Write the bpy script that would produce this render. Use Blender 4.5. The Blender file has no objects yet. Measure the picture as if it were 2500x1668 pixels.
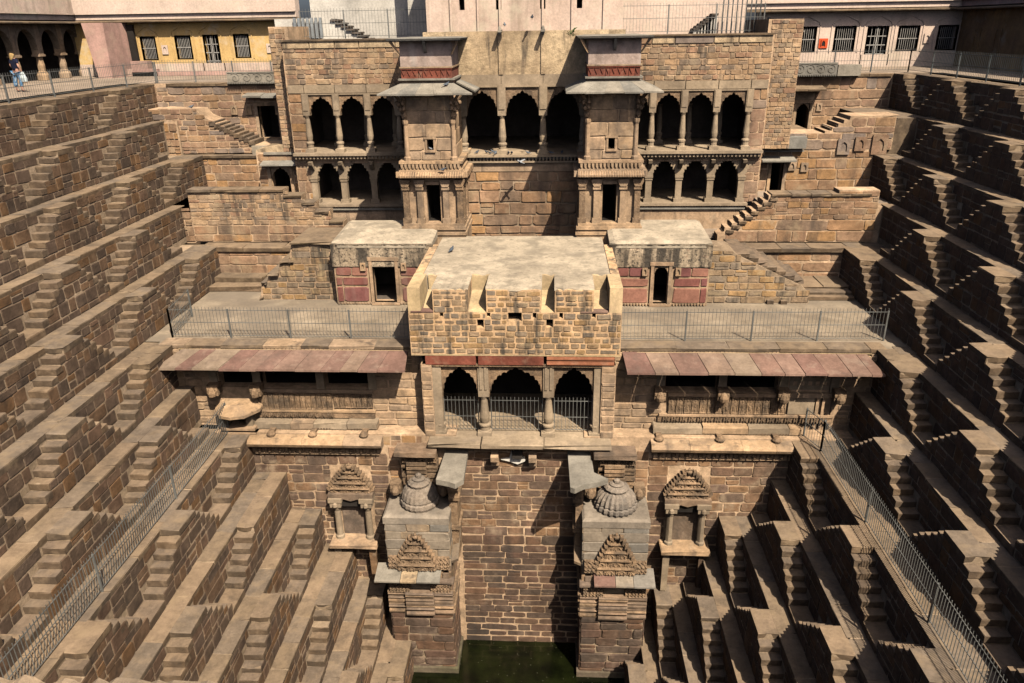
import bpy, bmesh, math, random
from mathutils import Vector, Matrix
R = math.radians
rnd = random.Random(7)
SC = bpy.context.scene
COL = SC.collection

# ------------------------------------------------------------------ camera
CAM_R = Vector((0.99831142, 0.05607548, -0.01515005))
CAM_LOC = Vector((0, 0, 2.7678))
pitch, yaw, roll = 0.3939731, -0.0561063, -0.0151686
fw = Vector((math.sin(yaw)*math.cos(pitch), math.cos(yaw)*math.cos(pitch), -math.sin(pitch)))
r0 = Vector((math.cos(yaw), -math.sin(yaw), 0)); u0 = r0.cross(fw)
cr = math.cos(roll)*r0 + math.sin(roll)*u0
cu = -math.sin(roll)*r0 + math.cos(roll)*u0
cam_d = bpy.data.cameras.new('camera'); cam = bpy.data.objects.new('camera', cam_d)
COL.objects.link(cam); SC.camera = cam
cam_d.sensor_width = 36; cam_d.lens = 26.59; cam_d.clip_end = 1200; cam_d.clip_start = .05
m = Matrix.Identity(4)
for i in range(3):
    m[i][0] = cr[i]; m[i][1] = cu[i]; m[i][2] = -fw[i]; m[i][3] = CAM_LOC[i]
cam.matrix_world = m
FPX = 1846.5
def proj(p):
    v = Vector(p) - CAM_LOC; z = v.dot(fw)
    if z < .2: return None
    return 1250 + FPX*v.dot(cr)/z, 834 - FPX*v.dot(cu)/z, z
def inview(p, mg=260):
    q = proj(p)
    return q is not None and -mg < q[0] < 2500+mg and -mg < q[1] < 1668+mg

# ------------------------------------------------------------------ light
SUN = Vector((.60, -1.0, 1.45)).normalized()
w = bpy.data.worlds.new('World'); SC.world = w; w.use_nodes = True
nt = w.node_tree; bg = nt.nodes['Background']
sky = nt.nodes.new('ShaderNodeTexSky'); sky.sky_type = 'NISHITA'; sky.sun_disc = False
sky.air_density = .5; sky.dust_density = 3; sky.ozone_density = 0; sky.sun_elevation = math.asin(SUN.z); sky.sun_rotation = math.atan2(SUN.x, SUN.y)
nt.links.new(sky.outputs[0], bg.inputs[0]); bg.inputs[1].default_value = .075
sl = bpy.data.lights.new('sun', 'SUN'); sl.energy = 5.0; sl.angle = R(.5); sl.color = (1, .90, .74)
so = bpy.data.objects.new('sun', sl); COL.objects.link(so)
so.rotation_euler = SUN.to_track_quat('Z', 'Y').to_euler(); so.location = (20, -20, 40)
SC.view_settings.view_transform = 'Standard'; SC.view_settings.look = 'None'
SC.view_settings.exposure = 0.2; SC.view_settings.gamma = 1; SC.view_settings.use_curve_mapping = False
SC.render.engine = 'CYCLES'; SC.cycles.diffuse_bounces = 0; SC.cycles.max_bounces = 6

# ------------------------------------------------------------------ materials
def mat(name, cols, rough=.9, nscale=2.2, namt=.35, bump=.25, bscale=9., dirt=None, streak=None, rand=True, metal=0., stain=None, spec=.25, side=None, broad=.3):
    """cols: ramp colours picked per stone; noise breaks each one up."""
    M = bpy.data.materials.new(name); M.use_nodes = True
    t = M.node_tree; N = t.nodes; L = t.links; b = N['Principled BSDF']
    b.inputs['Roughness'].default_value = rough; b.inputs['Metallic'].default_value = metal
    b.inputs['Specular IOR Level'].default_value = spec
    geo = N.new('ShaderNodeNewGeometry')
    ramp = N.new('ShaderNodeValToRGB'); ramp.color_ramp.interpolation = 'CONSTANT' if rand and len(cols) > 2 else 'LINEAR'
    e = ramp.color_ramp.elements
    while len(e) < len(cols): e.new(.5)
    for i, c in enumerate(cols):
        e[i].position = i/len(cols) if rand else i/max(1, len(cols)-1); e[i].color = (*c, 1)
    if rand:
        oi = N.new('ShaderNodeObjectInfo'); at = N.new('ShaderNodeAttribute'); at.attribute_name = 'tint'
        ad = N.new('ShaderNodeMath'); L.new(oi.outputs['Random'], ad.inputs[0]); L.new(at.outputs['Fac'], ad.inputs[1])
        fr = N.new('ShaderNodeMath'); fr.operation = 'FRACT'; L.new(ad.outputs[0], fr.inputs[0]); L.new(fr.outputs[0], ramp.inputs[0])
    else:
        n0 = N.new('ShaderNodeTexNoise'); n0.inputs['Scale'].default_value = .55; n0.inputs['Detail'].default_value = 5
        L.new(geo.outputs['Position'], n0.inputs['Vector'])
        mr = N.new('ShaderNodeMapRange'); mr.inputs[1].default_value = .35; mr.inputs[2].default_value = .65
        L.new(n0.outputs[0], mr.inputs[0]); L.new(mr.outputs[0], ramp.inputs[0])
    col = ramp.outputs[0]
    def mul(c, fac_sock, lo, hi, a, bb):
        mr = N.new('ShaderNodeMapRange'); mr.inputs[1].default_value = lo; mr.inputs[2].default_value = hi
        mr.inputs[3].default_value = a; mr.inputs[4].default_value = bb; L.new(fac_sock, mr.inputs[0])
        vm = N.new('ShaderNodeVectorMath'); vm.operation = 'SCALE'; L.new(c, vm.inputs[0]); L.new(mr.outputs[0], vm.inputs['Scale'])
        return vm.outputs[0]
    n1 = N.new('ShaderNodeTexNoise'); n1.inputs['Scale'].default_value = nscale; n1.inputs['Detail'].default_value = 8; n1.inputs['Roughness'].default_value = .65
    L.new(geo.outputs['Position'], n1.inputs['Vector'])
    n3 = N.new('ShaderNodeTexNoise'); n3.inputs['Scale'].default_value = .42; n3.inputs['Detail'].default_value = 6; n3.inputs['Roughness'].default_value = .6
    L.new(geo.outputs['Position'], n3.inputs['Vector'])
    if broad: col = mul(col, n3.outputs[0], .32, .68, 1-broad, 1+broad*.8)
    col = mul(col, n1.outputs[0], .3, .7, 1-namt, 1+namt)
    n2 = N.new('ShaderNodeTexNoise'); n2.inputs['Scale'].default_value = bscale; n2.inputs['Detail'].default_value = 9; n2.inputs['Roughness'].default_value = .7
    L.new(geo.outputs['Position'], n2.inputs['Vector'])
    col = mul(col, n2.outputs[0], .32, .68, .84, 1.16)
    def mixc(c, colr, fac):
        mx = N.new('ShaderNodeMix'); mx.data_type = 'RGBA'; L.new(fac, mx.inputs[0]); L.new(c, mx.inputs[6]); mx.inputs[7].default_value = (*colr, 1)
        return mx.outputs[2]
    def mask(scale, vec, lo, hi, amt, det=6, off=0):
        mp = N.new('ShaderNodeMapping'); mp.inputs['Scale'].default_value = vec; mp.inputs['Location'].default_value = (off, off*.7, off*.3)
        L.new(geo.outputs['Position'], mp.inputs[0])
        nn = N.new('ShaderNodeTexNoise'); nn.inputs['Scale'].default_value = scale; nn.inputs['Detail'].default_value = det; nn.inputs['Roughness'].default_value = .62
        L.new(mp.outputs[0], nn.inputs['Vector'])
        mr = N.new('ShaderNodeMapRange'); mr.inputs[1].default_value = lo; mr.inputs[2].default_value = hi; mr.inputs[3].default_value = 0; mr.inputs[4].default_value = amt
        L.new(nn.outputs[0], mr.inputs[0]); return mr.outputs[0]
    if side:   # dusty tops kept pale; riser shading painted in by darkening upright faces
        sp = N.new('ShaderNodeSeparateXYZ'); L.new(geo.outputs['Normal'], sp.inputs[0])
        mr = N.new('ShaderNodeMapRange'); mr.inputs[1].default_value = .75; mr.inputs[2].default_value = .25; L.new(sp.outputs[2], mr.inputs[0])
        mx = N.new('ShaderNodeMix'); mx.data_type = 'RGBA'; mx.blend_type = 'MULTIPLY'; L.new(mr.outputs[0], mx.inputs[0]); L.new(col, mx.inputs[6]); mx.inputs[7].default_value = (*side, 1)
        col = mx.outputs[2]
    if dirt: col = mixc(col, dirt[0], mask(dirt[1], (1, 1, 1), dirt[2], dirt[3], dirt[4], off=3.1))
    if streak: col = mixc(col, streak[0], mask(streak[1], (1, 1, .13), streak[2], streak[3], streak[4], off=7.7))
    if stain: col = mixc(col, stain[0], mask(stain[1], (1, 1, 1), stain[2], stain[3], stain[4], off=15.3))
    L.new(col, b.inputs['Base Color'])
    if bump:
        bp = N.new('ShaderNodeBump'); bp.inputs['Strength'].default_value = bump; bp.inputs['Distance'].default_value = .04
        ad2 = N.new('ShaderNodeMath'); L.new(n1.outputs[0], ad2.inputs[0]); L.new(n2.outputs[0], ad2.inputs[1])
        L.new(ad2.outputs[0], bp.inputs['Height']); L.new(bp.outputs[0], b.inputs['Normal'])
    return M
M = {}
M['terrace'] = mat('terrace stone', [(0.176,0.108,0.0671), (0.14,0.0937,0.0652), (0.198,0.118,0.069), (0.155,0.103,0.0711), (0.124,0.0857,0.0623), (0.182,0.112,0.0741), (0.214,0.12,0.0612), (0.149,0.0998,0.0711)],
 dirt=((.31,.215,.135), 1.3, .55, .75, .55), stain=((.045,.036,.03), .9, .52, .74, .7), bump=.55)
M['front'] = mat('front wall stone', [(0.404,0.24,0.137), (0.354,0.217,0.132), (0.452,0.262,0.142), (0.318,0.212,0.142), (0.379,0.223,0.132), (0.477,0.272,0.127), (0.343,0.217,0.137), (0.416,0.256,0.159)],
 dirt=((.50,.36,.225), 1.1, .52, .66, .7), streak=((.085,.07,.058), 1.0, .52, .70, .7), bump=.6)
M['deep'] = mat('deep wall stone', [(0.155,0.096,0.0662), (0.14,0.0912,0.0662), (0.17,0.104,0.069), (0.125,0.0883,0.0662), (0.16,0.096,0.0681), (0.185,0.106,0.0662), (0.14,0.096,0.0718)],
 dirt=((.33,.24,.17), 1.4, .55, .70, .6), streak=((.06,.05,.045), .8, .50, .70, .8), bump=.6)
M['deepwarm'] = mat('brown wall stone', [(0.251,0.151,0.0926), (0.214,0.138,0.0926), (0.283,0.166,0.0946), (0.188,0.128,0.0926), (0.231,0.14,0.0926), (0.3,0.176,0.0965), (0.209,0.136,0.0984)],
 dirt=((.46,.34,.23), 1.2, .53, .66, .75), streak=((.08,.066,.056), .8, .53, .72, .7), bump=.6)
M['greyish'] = mat('mixed slabs', [(0.392,0.245,0.154), (0.331,0.24,0.179), (0.404,0.251,0.154), (0.354,0.228,0.154), (0.306,0.234,0.19), (0.429,0.262,0.147), (0.392,0.24,0.159), (0.343,0.212,0.137)],
 dirt=((.46,.34,.225), 1.2, .54, .70, .6), streak=((.10,.085,.07), 1.0, .54, .72, .6), bump=.5)
M['mortar'] = mat('lime mortar', [(0.463,0.339,0.231), (0.38,0.276,0.181)], rand=False, nscale=3, bump=.5)
M['mortar_front'] = mat('pale mortar', [(0.689,0.476,0.305), (0.559,0.377,0.237)], rand=False, nscale=3, bump=.5, stain=((.20,.15,.11), .8, .5, .72, .6))
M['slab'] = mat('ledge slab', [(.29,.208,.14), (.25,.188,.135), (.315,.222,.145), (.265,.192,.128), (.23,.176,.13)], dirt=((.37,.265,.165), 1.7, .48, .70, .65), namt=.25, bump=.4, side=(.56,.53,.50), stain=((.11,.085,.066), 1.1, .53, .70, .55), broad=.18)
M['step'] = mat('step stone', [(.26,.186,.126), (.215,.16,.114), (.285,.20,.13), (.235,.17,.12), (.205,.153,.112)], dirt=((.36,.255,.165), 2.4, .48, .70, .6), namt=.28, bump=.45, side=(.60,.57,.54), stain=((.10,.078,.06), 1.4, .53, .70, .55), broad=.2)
M['plaster'] = mat('aged lime plaster', [(0.682,0.512,0.324), (0.55,0.395,0.243)], rand=False, nscale=3.2, namt=.28, bump=.7, bscale=16, streak=((.10,.082,.066), 1.9, .53, .64, .85), stain=((.30,.215,.14), 1.5, .50, .64, .7))
M['roof'] = mat('lime roof plaster', [(0.583,0.481,0.356), (0.486,0.4,0.297)], rand=False, nscale=1.6, namt=.22, bump=.5, stain=((.28,.235,.18), 1.0, .48, .62, .7), dirt=((.16,.135,.11), 4., .57, .68, .6), broad=.12)
M['terraceroof'] = mat('terrace roof plaster', [(.40,.315,.225), (.33,.26,.19)], rand=False, nscale=.9, namt=.2, bump=.35, stain=((.24,.195,.15), .35, .46, .58, .75), dirt=((.17,.14,.115), 3., .58, .70, .55), streak=((.46,.37,.27), .8, .5, .66, .5))
M['pink'] = mat('pink plaster', [(.84,.66,.54), (.80,.60,.49)], rand=False, nscale=1.1, namt=.12, bump=.2, streak=((.40,.30,.22), .9, .58, .74, .55), stain=((.82,.68,.52), .7, .5, .7, .6), broad=.08)
M['pinkstain'] = mat('stained pale pink plaster', [(0.803,0.613,0.498), (0.742,0.546,0.431)], rand=False, nscale=1.4, namt=.15, bump=.25, streak=((.34,.26,.19), .9, .52, .68, .7), stain=((.74,.64,.48), .8, .5, .68, .7), broad=.08)
M['pinkdeep'] = mat('salmon plaster', [(.66,.40,.33), (.58,.36,.30)], rand=False, nscale=1.3, namt=.16, bump=.2, streak=((.30,.20,.17), .9, .55, .72, .5), stain=((.62,.45,.34), 1., .5, .66, .6))
M['yellow'] = mat('yellow plaster', [(0.815,0.546,0.227), (0.776,0.495,0.197)], rand=False, nscale=1.2, namt=.12, bump=.2, streak=((.55,.38,.20), .9, .58, .74, .5), stain=((.84,.68,.48), .8, .54, .66, .6), broad=.08)
M['red'] = mat('red sandstone', [(.27,.085,.055), (.24,.085,.06), (.31,.11,.07)], namt=.3, bump=.4, dirt=((.42,.25,.165), 2., .54, .70, .6), stain=((.12,.06,.045), 1.5, .54, .7, .6))
M['orange'] = mat('orange sandstone', [(.55,.23,.12), (.50,.20,.11)], namt=.25, bump=.3, dirt=((.58,.36,.24), 2., .55, .74, .5))
M['rosy'] = mat('rosy chhajja slab', [(0.246,0.149,0.116), (0.295,0.201,0.146), (0.238,0.137,0.108), (0.279,0.177,0.135), (0.221,0.125,0.1), (0.254,0.153,0.116), (0.328,0.241,0.173), (0.23,0.133,0.104)], namt=.2, bump=.3, dirt=((.44,.33,.25), 1.9, .54, .72, .5), stain=((.16,.115,.095), 1.3, .54, .72, .6))
M['maroon'] = mat('maroon sandstone', [(.27,.105,.085), (.30,.13,.10), (.36,.17,.12), (.25,.10,.09)], namt=.22, bump=.25, streak=((.40,.27,.22), 1.6, .55, .75, .45))
M['buff'] = mat('buff sandstone', [(0.539,0.362,0.227), (0.489,0.334,0.21), (0.587,0.39,0.232), (0.452,0.317,0.21)], namt=.28, bump=.5, stain=((.17,.13,.10), 1.1, .50, .68, .65), streak=((.10,.08,.066), 2.2, .56, .68, .65), dirt=((.54,.42,.29), 1.7, .56, .74, .5))
M['darkbuff'] = mat('weathered brown sandstone', [(0.303,0.207,0.142), (0.258,0.181,0.127), (0.347,0.232,0.152), (0.236,0.17,0.127)], namt=.32, bump=.6, stain=((.10,.08,.065), 1.2, .48, .66, .7), dirt=((.40,.30,.21), 2.2, .55, .72, .6))
M['carved'] = mat('carved sandstone', [(0.377,0.247,0.151), (0.332,0.22,0.136), (0.411,0.268,0.161), (0.297,0.2,0.126)], namt=.4, nscale=6, bump=.9, bscale=22, stain=((.10,.078,.06), 1.3, .47, .64, .75), dirt=((.45,.33,.22), 3., .55, .72, .5))
M['pillar'] = mat('pillar stone', [(0.454,0.342,0.228), (0.41,0.311,0.214)], namt=.2, bump=.3, stain=((.24,.19,.15), 1.2, .52, .7, .5))
M['grey'] = mat('grey slab', [(0.315,0.282,0.234), (0.278,0.257,0.223), (0.352,0.308,0.249)], namt=.25, bump=.4, bscale=14, dirt=((.45,.38,.30), 2., .58, .75, .4))
M['rubble'] = mat('small rubble', [(0.465,0.301,0.179), (0.367,0.251,0.163), (0.514,0.329,0.19), (0.306,0.223,0.159), (0.416,0.245,0.154), (0.55,0.368,0.222), (0.379,0.262,0.174)],
 dirt=((.54,.41,.26), 1.5, .52, .68, .65), streak=((.085,.072,.06), 1.8, .54, .66, .8), bump=.6)
M['goldstone'] = mat('golden rubble', [(0.37,0.256,0.159), (0.326,0.24,0.164), (0.404,0.261,0.145), (0.292,0.224,0.164), (0.448,0.275,0.131), (0.37,0.256,0.164), (0.314,0.236,0.164)],
 dirt=((.60,.44,.25), 1.6, .52, .68, .6), streak=((.07,.062,.052), 2.0, .53, .64, .85), bump=.6)
M['goldmortar'] = mat('ochre mortar', [(0.777,0.5,0.276), (0.685,0.46,0.276)], rand=False, nscale=3, bump=.5, streak=((.10,.09,.075), 2.0, .53, .64, .85), broad=.15)
M['pinkgrey'] = mat('weathered rosy plaster', [(0.55,0.412,0.345), (0.45,0.34,0.288)], rand=False, nscale=2.4, namt=.25, bump=.4, streak=((.62,.54,.48), 1.6, .52, .7, .7), stain=((.24,.185,.16), 1.1, .5, .68, .7))
M['plasterochre'] = mat('ochre plaster', [(.68,.50,.28), (.60,.44,.26)], rand=False, nscale=2.5, namt=.2, bump=.3, streak=((.22,.18,.14), 1., .56, .72, .6), stain=((.42,.27,.18), 1.4, .55, .7, .5))
M['ground'] = mat('paved ground', [(0.414,0.32,0.243), (0.36,0.279,0.211)], rand=False, nscale=.8, namt=.2, bump=.3, stain=((.35,.27,.2), .4, .5, .66, .5))
M['frieze'] = mat('weather-blackened plaster', [(.60,.47,.33), (.46,.35,.24)], rand=False, nscale=5, namt=.35, bump=.9, bscale=18, streak=((.06,.052,.045), 1.4, .47, .58, .9), stain=((.07,.06,.05), 7, .54, .60, .85), dirt=((.34,.17,.12), 5, .60, .68, .5))
M['inner'] = mat('dark brown stone', [(.16,.125,.10), (.11,.09,.075)], rand=False, namt=.3, bump=.3)  # plain dark brown base colour, used for room linings and dark steps
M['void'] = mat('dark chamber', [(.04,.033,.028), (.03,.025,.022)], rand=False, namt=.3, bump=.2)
M['metal'] = mat('galvanised railing', [(.20,.20,.19), (.25,.25,.235)], rough=.55, metal=.3, namt=.15, bump=0, rand=False)
M['darkmetal'] = mat('dark painted railing', [(.10,.115,.12), (.13,.135,.135)], rough=.5, metal=.2, namt=.15, bump=0, rand=False)
M['windowframe'] = mat('window frame paint', [(.50,.47,.43), (.44,.41,.38)], rand=False, namt=.1, bump=.1)
M['wood'] = mat('grey wooden door', [(.34,.36,.37), (.28,.30,.32)], rand=False, namt=.2, bump=.3)
M['orangepaint'] = mat('vermilion paint', [(.85,.13,.04), (.75,.11,.04)], rand=False, namt=.1, bump=.1)
M['white'] = mat('white limewash', [(.80,.74,.66), (.72,.66,.58)], rand=False, namt=.12, bump=.2)
M['bird'] = mat('slate blue feathers', [(.10,.12,.15), (.16,.18,.21), (.07,.08,.10)], namt=.2, bump=0)
M['lightbird'] = mat('pale grey feathers', [(.35,.36,.38), (.42,.42,.43)], rand=False, namt=.2, bump=0)
M['skin'] = mat('skin', [(.62,.34,.25), (.60,.32,.24)], rand=False, rough=.6, namt=.05, bump=0)
M['hair'] = mat('blond hair', [(.62,.43,.20), (.40,.25,.10)], rand=False, nscale=14, namt=.3, bump=.3)
M['navy'] = mat('navy cotton', [(.012,.014,.035), (.016,.018,.045)], rand=False, namt=.2, bump=.2)
M['batik'] = mat('blue patterned cotton', [(.05,.16,.34), (.14,.28,.46)], rand=False, nscale=9, namt=.4, bump=.1, stain=((.50,.60,.68), 9., .54, .6, .8))
M['bag'] = mat('white plastic bag', [(.72,.78,.78), (.55,.64,.66)], rand=False, nscale=6, namt=.15, bump=.3)
M['leaf'] = mat('weed leaves', [(.05,.10,.02), (.07,.12,.03)], namt=.3, bump=0)
# water
wm = bpy.data.materials.new('algae water'); wm.use_nodes = True
t = wm.node_tree; b = t.nodes['Principled BSDF']; geo = t.nodes.new('ShaderNodeNewGeometry')
n = t.nodes.new('ShaderNodeTexNoise'); n.inputs['Scale'].default_value = 1.2; n.inputs['Detail'].default_value = 7; t.links.new(geo.outputs['Position'], n.inputs['Vector'])
rp = t.nodes.new('ShaderNodeValToRGB'); rp.color_ramp.elements[0].position = .35; rp.color_ramp.elements[0].color = (.0035,.0045,.0018,1); rp.color_ramp.elements[1].position = .68; rp.color_ramp.elements[1].color = (.012,.015,.004,1)
t.links.new(n.outputs[0], rp.inputs[0])
vo = t.nodes.new('ShaderNodeTexVoronoi'); vo.inputs['Scale'].default_value = 5.; t.links.new(geo.outputs['Position'], vo.inputs['Vector'])
lt = t.nodes.new('ShaderNodeMath'); lt.operation = 'LESS_THAN'; lt.inputs[1].default_value = .07; t.links.new(vo.outputs['Distance'], lt.inputs[0])
mx = t.nodes.new('ShaderNodeMix'); mx.data_type = 'RGBA'; t.links.new(lt.outputs[0], mx.inputs[0]); t.links.new(rp.outputs[0], mx.inputs[6]); mx.inputs[7].default_value = (.22,.21,.14,1)
t.links.new(mx.outputs[2], b.inputs['Base Color']); b.inputs['Roughness'].default_value = .16; b.inputs['Specular IOR Level'].default_value = .4
M['water'] = wm

# ------------------------------------------------------------------ mesh tools
class MB:
    def __init__(s): s.v = []; s.f = []; s.t = []
    def add(s, vs, fs, tint=0.):
        o = len(s.v); s.v += [tuple(v) for v in vs]; s.f += [tuple(i+o for i in f) for f in fs]; s.t += [tint]*len(fs)
        return s
    def box(s, x0, x1, y0, y1, z0, z1, tint=0.):
        if x0 > x1: x0, x1 = x1, x0
        if y0 > y1: y0, y1 = y1, y0
        if z0 > z1: z0, z1 = z1, z0
        return s.add([(x0,y0,z0),(x1,y0,z0),(x1,y1,z0),(x0,y1,z0),(x0,y0,z1),(x1,y0,z1),(x1,y1,z1),(x0,y1,z1)],
              [(0,3,2,1),(4,5,6,7),(0,1,5,4),(1,2,6,5),(2,3,7,6),(3,0,4,7)], tint)
    def poly(s, pts, axis, a, b, tint=0.):
        """extrude a 2-D outline: axis 'y' -> pts are (x,z); axis 'x' -> (y,z); axis 'z' -> (x,y)"""
        n = len(pts); area = sum(pts[i][0]*pts[(i+1) % n][1]-pts[(i+1) % n][0]*pts[i][1] for i in range(n))
        if area < 0: pts = pts[::-1]
        def g(p, t): return (p[0], t, p[1]) if axis == 'y' else (t, p[0], p[1]) if axis == 'x' else (p[0], p[1], t)
        if a > b: a, b = b, a
        vs = [g(p, a) for p in pts]+[g(p, b) for p in pts]
        fs = [tuple(range(n)), tuple(range(2*n-1, n-1, -1))]+[(i, i+n, (i+1) % n+n, (i+1) % n) for i in range(n)]
        if axis in ('x', 'z'): fs = [f[::-1] for f in fs]
        return s.add(vs, fs, tint)
    def tube(s, p, q, r, n=6, r2=None, tint=0.):
        p = Vector(p); q = Vector(q); d = (q-p).normalized(); a = d.orthogonal().normalized(); b_ = d.cross(a); r2 = r if r2 is None else r2
        vs = []
        for c, rr in ((p, r), (q, r2)):
            for i in range(n):
                an = 2*math.pi*i/n; vs.append(c+(a*math.cos(an)+b_*math.sin(an))*rr)
        return s.add(vs, [(i, (i+1) % n, (i+1) % n+n, i+n) for i in range(n)]+[tuple(range(n-1, -1, -1)), tuple(range(n, 2*n))], tint)
    def lathe(s, c, prof, n=12, tint=0., flute=0):
        vs = []; fs = []
        for r_, z in prof:
            for i in range(n):
                an = 2*math.pi*(i+.5)/n; rr = r_*(1-(flute if i % 2 else 0)); vs.append((c[0]+rr*math.cos(an), c[1]+rr*math.sin(an), c[2]+z))
        k = len(prof)
        for j in range(k-1):
            for i in range(n): fs.append((j*n+i, j*n+(i+1) % n, (j+1)*n+(i+1) % n, (j+1)*n+i))
        fs.append(tuple(range(n-1, -1, -1))); fs.append(tuple((k-1)*n+i for i in range(n)))
        return s.add(vs, fs, tint)
    def curtain(s, pts, ztop, y0, y1, tint=0.):
        """solid between a curve (x,z) and a level top, y0 front .. y1 back"""
        for (xa, za), (xb, zb) in zip(pts[:-1], pts[1:]):
            if abs(xb-xa) < 1e-5: continue
            s.add([(xa,y0,za),(xb,y0,zb),(xb,y0,ztop),(xa,y0,ztop),(xa,y1,za),(xb,y1,zb),(xb,y1,ztop),(xa,y1,ztop)],
                  [(0,1,2,3),(7,6,5,4),(4,5,1,0),(3,2,6,7)], tint)
        return s
    def mesh(s, name, m_):
        me = bpy.data.meshes.new(name); me.from_pydata(s.v, [], s.f); me.materials.append(m_)
        if any(s.t):
            a = me.attributes.new('tint', 'FLOAT', 'FACE'); a.data.foreach_set('value', s.t)
        return me
ORG = {}
def org(o): return ORG.get(o.name, Vector((0, 0, 0)))
def thing(name, label, cat, loc=(0, 0, 0), group=None, kind=None):
    o = bpy.data.objects.new(name, None); COL.objects.link(o); o.location = loc; ORG[o.name] = Vector(loc)
    o.empty_display_size = .3
    if label: o['label'] = label; o['category'] = cat
    if group: o['group'] = group
    if kind: o['kind'] = kind
    return o
def part(name, mb, m_, parent=None, label=None, kind=None, cat=None, smooth=False):
    me = mb.mesh(name, M[m_] if isinstance(m_, str) else m_); o = bpy.data.objects.new(name, me); COL.objects.link(o)
    if smooth:
        for p in me.polygons: p.use_smooth = True
    if parent is not None:
        o.parent = parent; o.location = -org(parent) if not parent.get('_mesh') else (0, 0, 0)
    o['_mesh'] = 1; ORG[o.name] = Vector((0, 0, 0)) if parent is None else Vector((0, 0, 0))
    if label: o['label'] = label
    if cat: o['category'] = cat
    if kind: o['kind'] = kind
    return o
def inst(name, me, mat4, parent):
    o = bpy.data.objects.new(name, me); COL.objects.link(o); o.parent = parent
    b_ = Vector((0, 0, 0)) if parent.get('_mesh') else org(parent)
    o.matrix_basis = Matrix.Translation(-b_) @ mat4
    return o

# unit stone blocks: x,z in -.5...5, face towards -y, back at y=0
def stone_mesh(r_, m_, lib):
    n = 8; base = [(-.5,-.32),(-.34,-.5),(.34,-.5),(.5,-.32),(.5,.32),(.34,.5),(-.34,.5),(-.5,.32)]
    cc = r_.choice((.12, .3, .45, .8))*r_.uniform(.8, 1.2)
    pts = []
    for x, z in base:
        kx = .5-abs(x); kz = .5-abs(z)
        x2 = math.copysign(.5-kx*cc, x); z2 = math.copysign(.5-kz*cc, z)
        pts.append((x2+r_.uniform(-.03, .03)*(1 if x2 > 0 else -1), z2+r_.uniform(-.04, .035)*(1 if z2 > 0 else -1)))
    mb = MB(); vs = [(x, .3, z) for x, z in pts]+[(x, -.55, z) for x, z in pts]+[(x*.95+r_.uniform(-.008, .008), -1+r_.uniform(-.2, .2), z*.925+r_.uniform(-.012, .012)) for x, z in pts]
    fs = [(i, (i+1) % n, (i+1) % n+n, i+n) for i in range(n)]+[(i+n, (i+1) % n+n, (i+1) % n+2*n, i+2*n) for i in range(n)]+[tuple(range(2*n, 3*n))]
    mb.add(vs, fs); return mb.mesh('stone_'+lib, M[m_])
LIB = {}
def lib(m_):
    if m_ not in LIB:
        rr = random.Random(len(LIB)+3); LIB[m_] = [stone_mesh(rr, m_, m_) for i in range(18)]
    return LIB[m_]
def slab_mesh(r_, m_, bev=.02):
    # unit block centred in x,y, top at z=0, bottom z=-1, worn top edges
    j = lambda a: r_.uniform(-a, a); mb = MB(); vs = []
    for z, k in ((-1, 1.), (-.14, 1.), (0, 1-bev)):
        for x, y in ((-.5,-.5), (0,-.5), (.5,-.5), (.5,.5), (-.5,.5)):
            e = 1 if x else 0
            vs.append((x*(k if e else 1)+j(.012), y*(k if k == 1 else 1-bev*1.6)+j(.028), z+(j(.06) if z == 0 else 0)))
    fs = []
    for l in range(2):
        for i in range(5): a = l*5+i; b_ = l*5+(i+1) % 5; fs.append((a, b_, b_+5, a+5))
    fs += [(10, 11, 12, 13, 14), (4, 3, 2, 1, 0)]
    mb.add(vs, fs); return mb.mesh('slab_'+m_, M[m_])
SLIB = {}
def slib(m_):
    if m_ not in SLIB:
        rr = random.Random(len(SLIB)+31); SLIB[m_] = [slab_mesh(rr, m_) for i in range(10)]
    return SLIB[m_]
def slab(name, m_, parent, x0, x1, y0, y1, zt, th, r_=rnd, ang=0):
    me = r_.choice(slib(m_)); cx, cy = (x0+x1)/2, (y0+y1)/2
    mt = Matrix.Translation((cx, cy, zt)) @ Matrix.Rotation(ang, 4, 'Z') @ Matrix.Diagonal((x1-x0, y1-y0, th, 1))
    return inst(name, me, mt, parent)

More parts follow.
